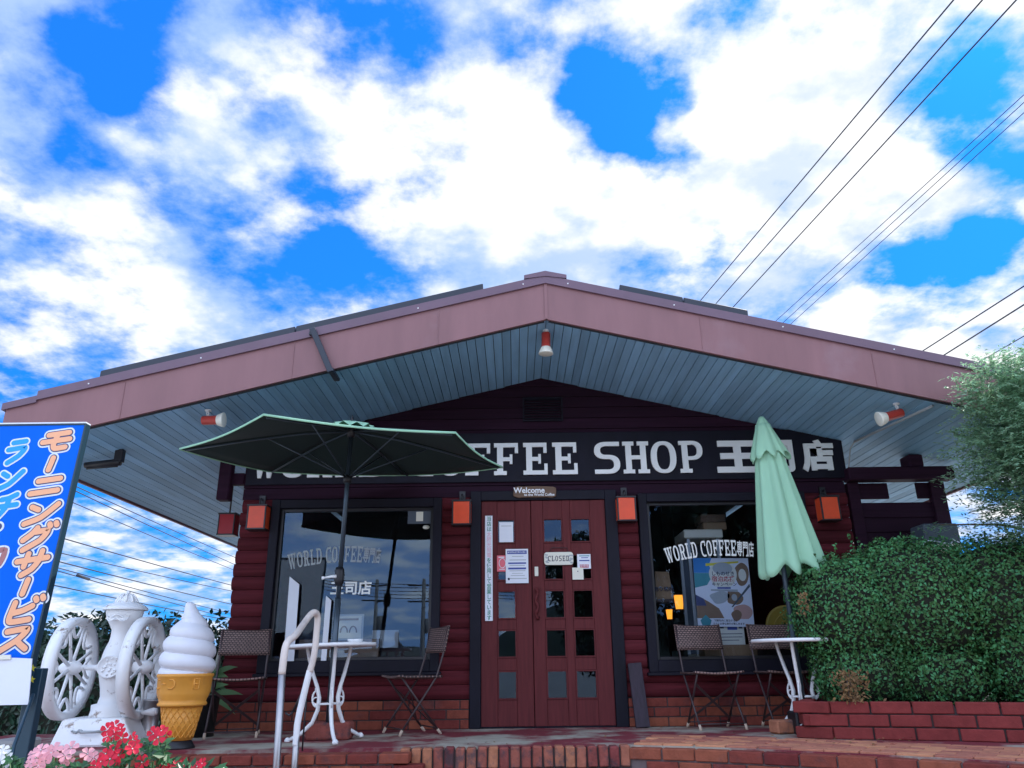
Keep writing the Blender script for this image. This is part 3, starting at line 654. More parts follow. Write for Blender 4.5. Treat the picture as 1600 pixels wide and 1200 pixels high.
m = MB(); a = Vector((-1.735, YF-.045, sof(-1.735)+.40)); b_ = Vector((-1.545, YF-.045, sof(-1.545)-.055)); m.bar(a, b_, .05, .035, (0, 1, 0)); m.bar(b_+Vector((0, -.018, .018)), b_+Vector((0, .24, .018)), .05, .03); m.bb((a.x-.025, a.y, a.z-.06), (a.x+.025, a.y+.2, a.z-.025))
tag(m.build('roof_bracket', 'panel', bev=.004), 'dark metal strap bracket folded over the left side of the roof edge', 'bracket')
def slope_panel(x0, x1, label):
    m = MB(); q = lambda x: SZ+.425-SL*abs(x-RX)
    for k in range(2):
        xa, xb = (x0, (x0+x1)/2-.004) if k == 0 else ((x0+x1)/2+.004, x1)
        for (z0, z1, y0, y1) in ((0, .075, YF+.03, YF+.07), (.03, .07, YF+.071, YF+1.7)):
            vs = [(x, y, q(x)+z) for y in (y0, y1) for x, z in ((xa, z0), (xb, z0), (xb, z1), (xa, z1))]
            m.add(vs, [(0, 1, 2, 3), (5, 4, 7, 6), (4, 0, 3, 7), (1, 5, 6, 2), (3, 2, 6, 7), (0, 4, 5, 1)])
    tag(m.build('solar_panel', 'panel', bev=.006), label, 'solar panel', 'panels on the roof')
slope_panel(-3.56, -.25, 'long black panel lying on the left roof slope, its front edge showing')
slope_panel(.98, 2.10, 'short black panel lying on the right roof slope below the power lines')

# ================================================================== parasols
def parasol_base(mb): pass
pb = P(513, 1130, 6.70); apex = Vector((-1.36, 6.22, 2.442)); up = (apex-pb).normalized()
foot = pb-up*(pb.z/up.z); top = apex.copy()
para = thing('open_parasol', foot, 'wide open dark green parasol with crank pole standing through the left white table', 'parasol')
m = MB(); m.tube([foot+up*.04, foot+up*1.1], .024, 14); m.tube([foot+up*1.1, top], .019, 14); m.build('pole', 'pole', para)
m = MB(); cc = foot+up*1.27+Vector((0, -.02, 0)); m.lathe([(.0, -.075), (.030, -.07), (.040, -.03), (.040, .05), (.028, .075), (0, .076)], Matrix.Translation(cc), 16, caps=False); hous = m.build('crank_housing', 'black', para)
m = MB(); m.tube([cc+Vector((-.02, -.03, .0)), cc+Vector((-.05, -.045, -.002)), cc+Vector((-.11, -.05, -.012))], [.016, .012, .006], 8); m.lathe([(0, -.014), (.012, -.01), (.013, .01), (0, .014)], Matrix.Translation(cc+Vector((-.12, -.05, -.014))), 10, caps=False); m.build('crank_handle', 'white', hous)
R6 = 1.32
def rimpt(k, rr=R6, drop=.27):
    a = math.radians(60*k+16); x, y = rr*math.cos(a), rr*math.sin(a); q = rr/R6
    return Vector((apex.x+x, apex.y+y, apex.z-drop*q**1.25+.075*y+.045*y*y-.022*x))
m = MB()
for k in range(6):
    def fn(a, b__, k=k):
        rr = .03+(R6-.03)*a; p0, p1 = rimpt(k, rr), rimpt(k+1, rr); q = p0.lerp(p1, b__)
        sag = math.sin(math.pi*b__)*.02*a; q.z -= sag*(.4+.6*a); ctr = Vector((apex.x, apex.y, q.z)); q = q.lerp(ctr, .02*math.sin(math.pi*b__)*a*a); return q
    m.grid(fn, 10, 10)
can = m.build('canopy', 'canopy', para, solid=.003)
m = MB()
for k in range(6):
    def fn(a, b__, k=k):
        p0, p1 = rimpt(k, R6*.998), rimpt(k+1, R6*.998); q = p0.lerp(p1, b__); s_ = math.sin(math.pi*b__); q.z -= .02*s_; q = q.lerp(Vector((apex.x, apex.y, q.z)), .02*s_-.003); q.z += .006-a*.016; return q
    m.grid(fn, 1, 10)
m.build('hem', 'canopyl', can, solid=.003)  # pale colour paints the sunlit top of the cloth seen edge-on
m = MB()
for k in range(6):
    def fn(a, b__, k=k):
        rr = .02+.20*a; p0, p1 = rimpt(k, rr), rimpt(k+1, rr); q = p0.lerp(p1, b__); q.z += .060-.035*a+.018*math.sin(2*math.pi*b__*2)*a; return q
    m.grid(fn, 4, 8)
m.build('vent_flap', 'canopyl', para, solid=.003)
for k in range(6):
    m = MB(); m.tube([apex+Vector((0, 0, -.03))]+[rimpt(k, R6*q)-Vector((0, 0, .02)) for q in (.3, .6, .97)], .008, 6); rb = m.build('rib', 'pole', para)
    m = MB(); m.tube([top-up*.42, rimpt(k, R6*.5)-Vector((0, 0, .025))], .006, 6); m.build('strut', 'pole', rb)
m = MB(); m.lathe([(.034, -.04), (.034, .02)], Matrix.Translation(top-up*.42), 12); m.build('hub', 'black', para); m = MB(); m.lathe([(.03, -.06), (.035, .02), (.0, .14)], Matrix.Translation(apex-Vector((0, 0, .02))), 12); m.build('hub', 'black', para)
bk = MB(); bk.bb((foot.x-.165, foot.y-.06, .002), (foot.x+.185, foot.y+.14, .135)); tag(bk.build('stone_block', 'brickd', bev=.02, seg=2), 'rough reddish block weighing down the pole under the left white table', 'block')
# folded one
fb, ft = P(1259, 1125, 6.75), P(1190, 655, 6.75); up2 = (ft-fb).normalized(); foot2 = fb-up2*(fb.z/up2.z)
p2 = thing('folded_parasol', foot2, 'folded light green parasol leaning beside the clipped hedge', 'parasol')
m = MB(); m.tube([foot2+up2*.02, ft-up2*.02], .022, 14); m.build('pole', 'pole', p2)
Lp = ft; hemc = P(1236, 893, 6.75); ax = (hemc-Lp); Lh = ax.length; axn = ax.normalized(); e1 = Vector((1, 0, 0)); e1 = (e1-axn*e1.dot(axn)).normalized(); e2 = axn.cross(e1)
def folded(a, b__, r0, r1, amp, nf, L0, L1, ph=0, hemv=0):
    th = 2*math.pi*b__; rr = r0+(r1-r0)*(a**.85); fold = 1+amp*(.35+.65*a)*math.sin(nf*th+ph+.8*math.sin(th))+.10*a*math.sin(3*th+1+ph)
    d_ = L0+(L1-L0)*a+hemv*a*a*math.sin(nf*th+ph+1.2)
    return Lp+axn*d_+e1*rr*fold*math.cos(th)+e2*rr*fold*math.sin(th)*.8
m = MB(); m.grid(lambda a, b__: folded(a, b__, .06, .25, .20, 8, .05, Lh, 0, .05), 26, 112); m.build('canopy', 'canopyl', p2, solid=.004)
m = MB(); m.grid(lambda a, b__: folded(a, b__, .02, .16, .13, 8, -.02, .36, .6, .035), 12, 96); m.build('vent_flap', 'canopyl', p2, solid=.004)
m = MB(); m.lathe([(.03, -.02), (.028, .01), (.0, .03)], Matrix.Translation(Lp), 12, caps=False); m.build('finial', 'canopyl', p2)
m = MB(); m.box((foot2.x-.02, foot2.y-.02, .085), (.20, .22, .165)); tag(m.build('parasol_base', 'black', bev=.012), 'small black base box at the corner of the brick planter', 'parasol base')
m = MB(); m.box((0, 0, 0), (.22, .13, .10), Matrix.Translation((foot2.x-.17, foot2.y+.02, .055)) @ Matrix.Rotation(.3, 4, 'Z')); tag(m.build('stone_block', 'brickd', bev=.012), 'reddish block beside the black parasol base under the right white table', 'block')

# ================================================================== cast metal tables
def make_table(label):
    t_ = thing('garden_table', (0, 0, 0), label, 'table', 'white cast metal garden tables')
    m = MB(); m.lathe([(.03, .700), (.30, .700), (.345, .694), (.358, .700), (.362, .712), (.356, .722), (.335, .724), (.03, .724)], n=44, caps=False); m.build('tabletop', 'white', t_, local=True)
    for k in range(3):
        a = math.radians(k*120+LEGA); ca, sa = math.cos(a), math.sin(a)
        def q(r, z, s=0): return Vector((r*ca-s*sa, r*sa+s*ca, z))
        prof = [(.205, .70), (.185, .62), (.145, .50), (.105, .40), (.085, .32), (.095, .23), (.135, .14), (.215, .07), (.285, .035), (.325, .018)]
        m = MB(); m.tube([q(r, z) for r, z in prof], [.013, .014, .015, .016, .017, .017, .016, .015, .015, .013], 8)
        m.lathe([(0, -.018), (.022, -.012), (.024, .004), (.012, .02), (0, .022)], Matrix.Translation(q(.332, .018)), 12, caps=False); lg = m.build('leg', 'white', t_, local=True)
        m = MB(); m.tube([q(.10+.042*math.sin(math.radians(w_))*1.0, .315+.062*math.cos(math.radians(w_))) for w_ in range(0, 200, 20)], .008, 6)
        m.tube([q(.112+.024*math.cos(math.radians(w_)), .30+.024*math.sin(math.radians(w_))) for w_ in range(0, 340, 20)], .0055, 6, closed=False)
        m.lathe([(0, -.016), (.012, -.008), (.012, .008), (0, .016)], Matrix.Translation(q(.112, .385)), 10, caps=False); m.tube([q(.09, .25), q(.13, .285)], .007, 6); m.build('scroll', 'white', lg, local=True)
    m = MB(); m.tube([(.085*math.cos(math.radians(w_)), .085*math.sin(math.radians(w_)), .275) for w_ in range(0, 360, 20)], .007, 6, closed=True); m.build('ring', 'white', t_, local=True); return t_
LEGA = 172
tb = make_table('white round cast metal table with the open parasol through it, a dish on top')
tpos = P(522, 1006, 6.57); tb.location = (tpos.x, 6.57, 0); tb.rotation_euler = (0, math.radians(-1.6), 0)
tb2 = dup(tb, (P(1243, 996, 6.8).x, 6.82, 0), math.radians(70), 'white round cast metal table half hidden behind the clipped hedge')
m = MB(); c = P(555, 1003, 6.48); m.lathe([(.04, .0), (.058, .012), (.062, .026), (.056, .026), (.05, .012), (.0, .01)], Matrix.Translation((c.x, 6.48, .7285)), 24, caps=False); tag(m.build('dish', 'white'), 'small white dish on the white table under the open parasol', 'dish')

# ================================================================== rattan folding chairs
def make_chair(label):
    t_ = thing('folding_chair', (0, 0, 0), label, 'chair', 'brown woven folding chairs on the terrace')
    for s in (-1, 1):
        x = .205*s; m = MB(); m.tube([(x, .235, .87), (x, .20, .66), (x, .135, .455), (x, -.02, .24), (x, -.17, .03)], .0095, 8); lg = m.build('leg', 'chairm', t_, local=True)
        m = MB(); m.tube([(x, -.163, .045), (x, -.185, .0)], .0125, 8); m.build('foot_cap', 'tan', lg, local=True)
        x = .188*s; m = MB(); m.tube([(x, -.17, .452), (x, -.02, .26), (x, .17, .03)], .0095, 8); lg = m.build('leg', 'chairm', t_, local=True)
        m = MB(); m.tube([(x, .16, .042), (x, .193, .0)], .0125, 8); m.build('foot_cap', 'tan', lg, local=True)
    m = MB(); m.bar((-.188, .12, .075), (.188, -.10, .37), .022, .004, (0, 1, .5)); m.bar((.188, .12, .078), (-.188, -.105, .37), .022, .004, (0, 1, .5))
    m.tube([(-.188, .155, .05), (.188, .155, .05)], .006, 6); m.tube([(-.205, -.155, .05), (.205, -.155, .05)], .006, 6); m.build('brace', 'chairm', t_, local=True)
    m = MB(); m.grid(lambda a, b__: (-.222+.444*a, .20+.018*math.sin(0)+.045*(b__)-.03*math.sin(math.pi*a), .655+.225*b__-.012*math.sin(math.pi*a)*b__), 14, 6); m.build('backrest', 'rattan', t_, local=True, solid=.014, uvax=(0, 2))
    m = MB(); m.grid(lambda a, b__: (-.222+.444*a, -.215+.40*b__, .460-.014*math.sin(math.pi*a)-.012*math.cos(math.pi*b__*2)*0+(.008 if b__ < .1 else 0)), 12, 12); m.build('seat', 'rattan', t_, local=True, solid=.016, uvax=(0, 1)); return t_
ch = make_chair('woven folding chair at the left corner beside the ice cream figure')
ch.location = (-2.40, 7.12, 0); ch.rotation_euler = (0, 0, math.radians(12))
dup(ch, (-.90, 7.22, 0), math.radians(-62), 'woven folding chair turned sideways between the left table and the door')
dup(ch, (1.74, 7.33, 0), math.radians(8), 'woven folding chair under the right window beside the leaning plank')
dup(ch, (2.41, 7.36, 0), math.radians(3), 'woven folding chair under the right window, partly behind the white table')

# ================================================================== handrail
hr = thing('handrail', (P(440, 1200, 5.2).x, 5.0, -.45), 'bent steel handrail of the entrance steps with a worn painted grip', 'handrail')
def PP(u, v, Y): return P(u, v, Y)
def smooth(pts, n=6):
    out = []
    for i in range(len(pts)-1):
        p0, p1, p2_, p3 = pts[max(i-1, 0)], pts[i], pts[i+1], pts[min(i+2, len(pts)-1)]
        for k in range(n):
            t_ = k/n; out.append(.5*((2*p1)+(-p0+p2_)*t_+(2*p0-5*p1+4*p2_-p3)*t_*t_+(-p0+3*p1-3*p2_+p3)*t_**3))
    return out+[pts[-1]]
Ya, Yb = 5.05, 5.72
a0 = PP(441, 1048, Ya)
m = MB(); bot = PP(432, 1200, Ya); m.tube([(bot.x, Ya, -.8), bot, a0], .0215, 14); m.build('post', 'steel', hr)
b0 = PP(464, 1140, Yb); bb_ = PP(460, 1200, Yb)
m = MB(); m.tube([(bb_.x, Yb, -.6), bb_, b0], .0215, 14); m.build('post', 'steel', hr)
m = MB(); m.tube([a0-Vector((0, 0, .02)), a0, *smooth([PP(443, 1030, Ya), PP(446, 1012, Ya+.01), PP(451, 1001, Ya+.05), PP(462, 992, Ya+.14), PP(475, 974, Yb-.22), PP(484, 962, Yb-.10), PP(491, 957, Yb-.05), PP(496, 963, Yb), PP(495, 985, Yb+.01), PP(491, 1022, Yb), PP(484, 1050, Yb-.01)])], .0225, 14); m.build('grip', 'beige', hr)
m = MB(); m.tube(smooth([PP(484, 1048, Yb-.01), PP(479, 1068, Yb-.01), PP(470, 1105, Yb), PP(465, 1130, Yb), b0, PP(462, 1165, Yb)]), .0222, 14); m.build('brace', 'white', hr)
m = MB(); a, b_, c = PP(480, 1068, 5.9), PP(458, 1112, 5.9), PP(452, 1118, 5.9); m.tube([a, b_], .011, 8); m.tube([b_, c, PP(446, 1114, 5.9)], .008, 8)
m.tube([a, (a.x, 5.9, 0)], .006, 6); tag(m.build('umbrella_hook', 'blackm'), 'dark bent metal rod standing beside the handrail', 'rod')

# ================================================================== plank, welcome plate, door notices
m = MB(); m.box((0, 0, 0), (.125, .045, .55), Matrix.Translation(Vector((1.118, D-.15, .275))) @ Matrix.Rotation(-.055, 4, 'Y') @ Matrix.Rotation(-.16, 4, 'X')); tag(m.build('plank', 'plank', bev=.004), 'dark weathered plank leaning on the wall right of the door', 'plank')
wl = thing('welcome_plate', P(835, 770, D-.06), 'small driftwood plate reading Welcome above the door', 'sign')
a, b_ = P(802, 761, D-.06), P(869, 778, D-.06); W_, H_ = b_.x-a.x, a.z-b_.z; cx_, cz_ = (a.x+b_.x)/2, (a.z+b_.z)/2
random.seed(5)
m = MB(); m.prism([(cx_+W_/2*math.copysign(abs(math.cos(t_))**.35, math.cos(t_))*(1+random.uniform(-.02, .02)), cz_-.004*math.cos(t_)+H_/2*math.copysign(abs(math.sin(t_))**.35, math.sin(t_))*(1+random.uniform(-.07, .07))) for t_ in [i*math.pi/14 for i in range(28)]], Matrix.Translation((0, D-.07, 0)) @ XZ, .022); m.build('board', 'woods', wl, bev=.003)
m = MB(); m.mesh(text('Welcome', .078, .002, .001), Matrix.Translation((cx_-.055, D-.093, cz_+.014)) @ XZ); m.mesh(text('to the World Coffee', .036, .0008, .001), Matrix.Translation((cx_+.045, D-.093, cz_-.030)) @ XZ); m.build('lettering', 'white', wl)
YD = D-.055
def sheet(name, u0, v0, u1, v1, label, cat, matn, Y=YD, th=.002):
    a, b_ = P(u0, v0, Y), P(u1, v1, Y); t_ = thing(name, ((a.x+b_.x)/2, Y, b_.z), label, cat); m = MB(); m.bb((a.x, Y-th, b_.z), (b_.x, Y, a.z)); m.build('sheet', matn, t_); return t_, a, b_
def lines(t_, items, matn, name='print', Y=YD, th=.002, k=.0006):
    m = MB()
    for (u0, v0, u1, v1) in items:
        a, b_ = P(u0, v0, Y), P(u1, v1, Y); m.bb((a.x, Y-th-k-.0004, b_.z), (b_.x, Y-th-.0003, a.z))
    return m.build(name, matn, t_)
def words(t_, txt, u, v, size, matn, Y=YD, th=.002, k=.0012, sx=1, off=.0, name='lettering', line=1.0):
    m = MB(); c = P(u, v, Y); m.mesh(text(txt, size, off*size, .0003, line=line), Matrix.Translation((c.x, Y-th-k, c.z)) @ XZ @ Matrix.Diagonal((sx, 1, 1, 1))); return m.build(name, matn, t_)
t_, a, b_ = sheet('strip_notice', 758, 806, 770, 970, 'tall narrow white strip with green and pink Japanese characters on the left door edge', 'notice', 'paper')
msg = '当店は太陽光発電を使用して営業しています'
for i, c in enumerate(msg): words(t_, c, 764.2-.0*i, 811+i*8.15, .0515, 'inkp' if 3 <= i <= 7 else 'inkg', off=.012, sx=.92)
t_, a, b_ = sheet('notice_sheet', 780, 816, 802, 847, 'blank white paper in the top pane of the left door leaf', 'paper', 'paper'); lines(t_, [(783, 821.5, 799, 822.3)], 'greyl')
t_, a, b_ = sheet('notice_sheet', 790, 858, 826, 911, 'white printed notice with navy headings on the left door leaf', 'notice', 'paper', Y=YD-.003)
lines(t_, [(792.5, 860.5, 823, 865.5)], 'inkb', Y=YD-.003); lines(t_, [(794, 879, 822, 881), (794, 887, 822, 889.5)], 'inkb', Y=YD-.003)
lines(t_, [(800, 869, 818, 869.7), (796, 874.5, 822, 875.4), (796, 883.4, 820, 884.1), (796, 891.5, 821, 892.3), (800, 895.5, 817, 896.1), (798, 899, 820, 899.6), (796, 903.5, 823, 904.3)], 'greyl', Y=YD-.003); lines(t_, [(793.5, 903, 796.5, 906.5)], 'ink', Y=YD-.003)
words(t_, '新型感染症対策のお願い', 808, 863, .0165, 'paper', Y=YD-.003, k=.0026, off=.01)
t_, a, b_ = sheet('red_notice', 776.5, 868, 790, 893, 'small pink red paper behind the white notice on the left door leaf', 'notice', 'redp'); lines(t_, [(779, 870, 788, 871.5), (780, 889, 789, 890)], 'paper')
m = MB(); c = P(785, 880, YD); m.tube([(c.x+.032*math.cos(q), YD-.003, c.z+.045*math.sin(q)) for q in [i*math.pi/10 for i in range(20)]], .0035, 6, closed=True); m.build('print', 'paper', t_)
cl = thing('closed_plaque', P(873, 873, YD), 'white enamel plaque reading CLOSED hanging on the right door leaf', 'sign')
a, b_ = P(850, 863, YD-.008), P(896, 882.5, YD-.008); W_, H_ = b_.x-a.x, a.z-b_.z; cx_, cz_ = (a.x+b_.x)/2, (a.z+b_.z)/2
def rr(w_, h_, r_, n=5): return [(sx*(w_/2-r_)+r_*math.cos(t_), sy*(h_/2-r_)+r_*math.sin(t_)) for sx, sy, a0_ in ((1, 1, 0), (-1, 1, 90), (-1, -1, 180), (1, -1, 270)) for t_ in [math.radians(a0_+90*i/n) for i in range(n+1)]]
m = MB(); m.prism(rr(W_, H_, .028), Matrix.Translation((cx_, YD-.004, cz_)) @ XZ, .010); m.build('plate', 'paperw', cl, bev=.002)
m = MB()
for i, q in enumerate('CLOSED'):
    x0 = cx_-.105+i*.0355; wd = GLY[q][0]
    for j, poly in enumerate(GLY[q][1]): m.prism([(x0+x/wd*.027, cz_-.026+y*.052) for x, y in poly], Matrix.Translation((0, YD-.0146-j*.0002, 0)) @ XZ, .0006)
m.build('lettering', 'ink', cl)
m = MB(); random.seed(11)
for s in (-1, 1):
    for i in range(9): q = .012+.004*random.random(); c = (cx_+s*(W_/2-.028+random.uniform(-.016, .016)), cz_+random.uniform(-.04, .04)); m.prism([(c[0]+q*math.cos(k), c[1]+q*.6*math.sin(k)) for k in [0, 1, 2, 3, 4, 5]], Matrix.Translation((0, YD-.0143-i*.00012, 0)) @ XZ, .0003)
m.build('ornament', 'greyl', cl)
m = MB(); a = P(858, 863, YD); b_ = P(888, 863, YD); h0 = P(862, 856, YD); h1 = P(886, 856, YD); m.tube([a, h0, h1, b_], .003, 6); m.build('hanging_wire', 'blackm', cl)
t_, a, b_ = sheet('small_card', 901.5, 866, 923.5, 888.5, 'white card with a red label on the right door leaf beside the closed plaque', 'card', 'paper'); lines(t_, [(906, 882, 920, 887)], 'inkr'); lines(t_, [(905, 875, 921, 876.6), (908, 871, 919, 872)], 'inkb'); lines(t_, [(905, 868, 921, 869.2)], 'tealp'); words(t_, '禁煙席', 913, 884.5, .028, 'paper', k=.0018)
t_, a, b_ = sheet('small_card', 894, 887, 912, 905.5, 'plain cream card on the right door leaf below the red labelled card', 'card', 'paperw', Y=YD-.003); lines(t_, [(902, 892, 903.5, 893.5)], 'ink', Y=YD-.003)

# ================================================================== behind the right window
def boxthing(name, a, b_, label, cat, m_, bev=.006): m = MB(); m.bb(a, b_); return tag(m.build(name, m_, bev=bev), label, cat)
c0, c1 = P(1068, 845, 8.05), P(1145, 1030, 8.05)
dc = thing('display_case', ((c0.x+c1.x)/2, 8.2, .0), 'cream glass display case standing inside the right window', 'display case')
m = MB(); m.bb((c0.x, 8.0, 1.75), (c1.x+.02, 8.5, 1.84)); m.bb((c0.x+.03, 8.03, .0), (c1.x-.02, 8.47, .62)); m.build('body', 'cream2', dc, bev=.01)
m = MB()
for x in (c0.x+.03, c1.x-.05): m.bb((x, 8.03, .621), (x+.03, 8.06, 1.749)); m.bb((x, 8.44, .621), (x+.03, 8.47, 1.749))
m.build('post', 'greyl', dc)
m = MB(); m.bb((c0.x+.06, 8.46, .63), (c1.x-.06, 8.465, 1.74)); m.build('back_panel', 'greyc', dc)
for i, (u0, v0, u1, v1, mm, lb) in enumerate(((1100, 836, 1138, 846, 'card', 'lower flat brown carton on the display case in the right window'), (1096, 824, 1136, 835, 'woods', 'upper flat wooden carton on top of the stack in the right window'))):
    a, b_ = P(u0, v0, 8.05), P(u1, v1, 8.05); z0 = 1.842 if i == 0 else 1.925; boxthing('carton', (a.x, 8.05, z0), (b_.x, 8.35, z0+.078), lb, 'carton', mm)
po = thing('campaign_poster', P(1133, 990, D+.16), 'large white campaign poster with food pictures standing in the right window', 'poster')
YP = D+.15; pu0, pv0, pu1, pv1 = 1081, 872, 1179, 978
a, b_ = P(pu0, pv0, YP), P(pu1, pv1, YP); PW, PH = b_.x-a.x, a.z-b_.z
lean = Matrix.Translation((a.x, YP, b_.z)) @ XZ @ Matrix.Rotation(-.015, 4, 'Z')
def pp(poly, z, matn, name='picture', d=.0006): m = MB(); m.prism([(x*PW, y*PH) for x, y in poly], lean @ Matrix.Translation((0, 0, z)), d); return m.build(name, matn, po)
def ell(cx_, cy_, rx, ry, n=26, wob=0, ph=0): return [(cx_+rx*(1+wob*math.sin(3*t_+ph))*math.cos(t_), cy_+ry*(1+wob*math.sin(2*t_+ph))*math.sin(t_)) for t_ in [2*math.pi*i/n for i in range(n)]]
pp([(0, 0), (1, 0), (1, 1), (0, 1)], -.004, 'paper', 'sheet', .004)
pp([(0, .78), (.33, .78), (.28, .9), (.34, 1), (0, 1)], .0004, 'sky1'); pp([(0, .56), (.22, .60), (.30, .70), (.33, .778), (0, .778)], .0004, 'tealp'); pp([(.0, .12), (.48, .12), (.40, .26), (.22, .36), (0, .46)], .0004, 'brown'); pp([(0, .30), (.18, .30), (.14, .40), (0, .46)], .0012, 'navy')
pp(ell(.86, .76, .13, .17, wob=.08), .0004, 'brown'); pp(ell(.87, .75, .07, .09), .0012, 'paperw'); pp(ell(.43, .42, .17, .09, wob=.15), .0004, 'greyl'); pp(ell(.69, .42, .14, .12, wob=.15, ph=2), .0004, 'brown'); pp(ell(.69, .42, .05, .05), .0012, 'greyl'); pp(ell(.81, .20, .165, .13, wob=.12, ph=1), .0004, 'flesh'); pp(ell(.70, .16, .09, .08, wob=.1), .0012, 'brown')
pp(ell(.52, .75, .25, .20, wob=.03), .0010, 'paperw', 'emblem'); pp(ell(.52, .845, .18, .09), .0018, 'greyl', 'emblem'); pp([(.22, .88), (.82, .93), (.82, .955), (.22, .92)], .0016, 'yellow', 'emblem')
pp([(.02, .0), (.98, 0), (.98, .11), (.02, .11)], .0010, 'paper', 'caption'); pp([(.05, .09), (.15, .17), (.25, .09), (.22, .02), (.08, .02)], .0018, 'tealp', 'emblem')
def pw(txt, x, y, size, matn, sx=1, z=.0026): m = MB(); m.mesh(text(txt, size*PW, .018*size*PW, .0003), lean @ Matrix.Translation((x*PW, y*PH, z)) @ Matrix.Diagonal((sx, 1, 1, 1))); m.build('lettering', matn, po)
pw('しものせき', .52, .765, .085, 'ink'); pw('宿泊応援', .52, .685, .105, 'inkr'); pw('キャンペーン', .53, .61, .075, 'ink'); pp([(.40, .545), (.64, .545), (.64, .57), (.40, .57)], .0018, 'inkb', 'print'); pp([(.28, .515), (.76, .50), (.76, .535), (.28, .54)], .0012, 'greyl', 'print')
pw('下関市内に宿泊すると', .50, .085, .042, 'ink'); pw('さらにお得な旅行が楽しめます', .55, .04, .040, 'ink'); pp([(.98, .62), (.62, .28), (.65, .28), (.99, .58)], .002, 'greyc', 'picture')
t_, a, b_ = sheet('handwritten_sheet', 1122, 975, 1165, 1008, 'white sheet with small print between the two chair backs in the right window', 'paper', 'paperw', Y=YP+.03); lines(t_, [(1136, 977, 1152, 984)], 'inkb', Y=YP+.03); lines(t_, [(1124, 978, 1131, 982), (1154, 978, 1160, 982), (1126, 990, 1160, 990.7), (1126, 995, 1160, 995.7), (1126, 1000, 1155, 1000.7)], 'greyc', Y=YP+.03)
a, b_ = P(1099, 1008, D+.12), P(1184, 1026, D+.12); boxthing('carton', (a.x, D+.1, b_.z-.0), (b_.x, D+.4, a.z), 'brown carton on the window sill below the poster', 'carton', 'card')
shf = MB(); a = P(1018, 938, 8.0); sx_ = P(1051, 938, 7.9).x; shf.bb((1.12, 7.85, a.z-.03), (sx_, 8.3, a.z)); shf.bb((1.12, 7.85, 0), (1.15, 8.3, a.z-.031)); tag(shf.build('shelf', 'room'), 'dark shelf at the left side of the right window carrying the paper bag', 'shelf')
bg_ = thing('paper_bag', (P(1034, 930, 7.98).x, 8.0, a.z+.002), 'brown paper bag with black writing on the shelf in the right window', 'bag')
q0, q1 = P(1020, 893, 7.98), P(1050, 936, 7.98); m = MB(); m.add([(q0.x, 7.92, a.z+.002), (q1.x, 7.92, a.z+.002), (q1.x, 8.06, a.z+.002), (q0.x, 8.06, a.z+.002), (q0.x+.02, 7.975, q0.z), (q1.x-.01, 7.975, q0.z-.01), (q1.x-.01, 7.99, q0.z), (q0.x+.02, 7.99, q0.z)], [(3, 2, 1, 0), (0, 1, 5, 4), (1, 2, 6, 5), (2, 3, 7, 6), (3, 0, 4, 7), (4, 5, 6, 7)]); m.build('bag', 'card', bg_, bev=.004)
m = MB(); m.mesh(text('売り切れ', .05, .001, .0005), Matrix.Translation(((q0.x+q1.x)/2, 7.925, a.z+.10)) @ XZ @ Matrix.Rotation(-.2, 4, 'X')); m.build('lettering', 'ink', bg_)
def glowlamp(u, v, Y, s, label):
    c = P(u, v, Y); t_ = thing('table_lantern', (c.x, Y, c.z-s), label, 'lamp', 'glowing lamps inside the right window'); m = MB(); m.lathe([(s*.62, -s), (s*.85, s)], Matrix.Translation(c) @ Matrix.Rotation(math.pi/4, 4, 'Z'), 4); o = m.build('shade', 'lampon', t_); m = MB()
    m.lathe([(s*.95, s*1.0), (s*.6, s*1.3), (.01, s*1.5)], Matrix.Translation(c) @ Matrix.Rotation(math.pi/4, 4, 'Z'), 4); m.lathe([(s*.7, -s*1.15), (s*.7, -s)], Matrix.Translation(c) @ Matrix.Rotation(math.pi/4, 4, 'Z'), 4); m.tube([c+Vector((0, 0, s*1.5)), c+Vector((0, 0, 2.6-c.z))], .004, 6); m.build('cap', 'blackm', t_)
glowlamp(1061, 941, 8.9, .075, 'orange glowing lantern left of the poster inside the right window'); glowlamp(1046, 960, 9.6, .055, 'smaller dim orange lamp farther inside the right window')
yb = thing('yellow_basket', P(1222, 975, 8.0), 'round yellow plastic basket standing behind the right window', 'basket'); c = P(1230, 980, 8.0); m = MB()
Mf = Matrix.Translation(c) @ Matrix.Rotation(math.pi/2, 4, 'X')
m.lathe([(.0, .0), (.16, .0), (.19, .02), (.21, .02), (.21, -.02), (.15, -.04), (0, -.04)], Mf, 32, caps=False); m.build('tray', 'yel', yb)
m = MB()
for r_ in (.06, .12): m.tube([(c.x+r_*math.cos(k), c.y-.004, c.z+r_*math.sin(k)) for k in [i*math.pi/12 for i in range(24)]], .008, 6, closed=True)
m.build('rim', 'yel', yb); sh2 = MB(); sh2.bb((c.x-.4, 7.85, 0), (c.x+.35, 8.3, c.z-.212)); tag(sh2.build('counter', 'room'), 'dark counter behind the right chair carrying the yellow basket', 'counter')
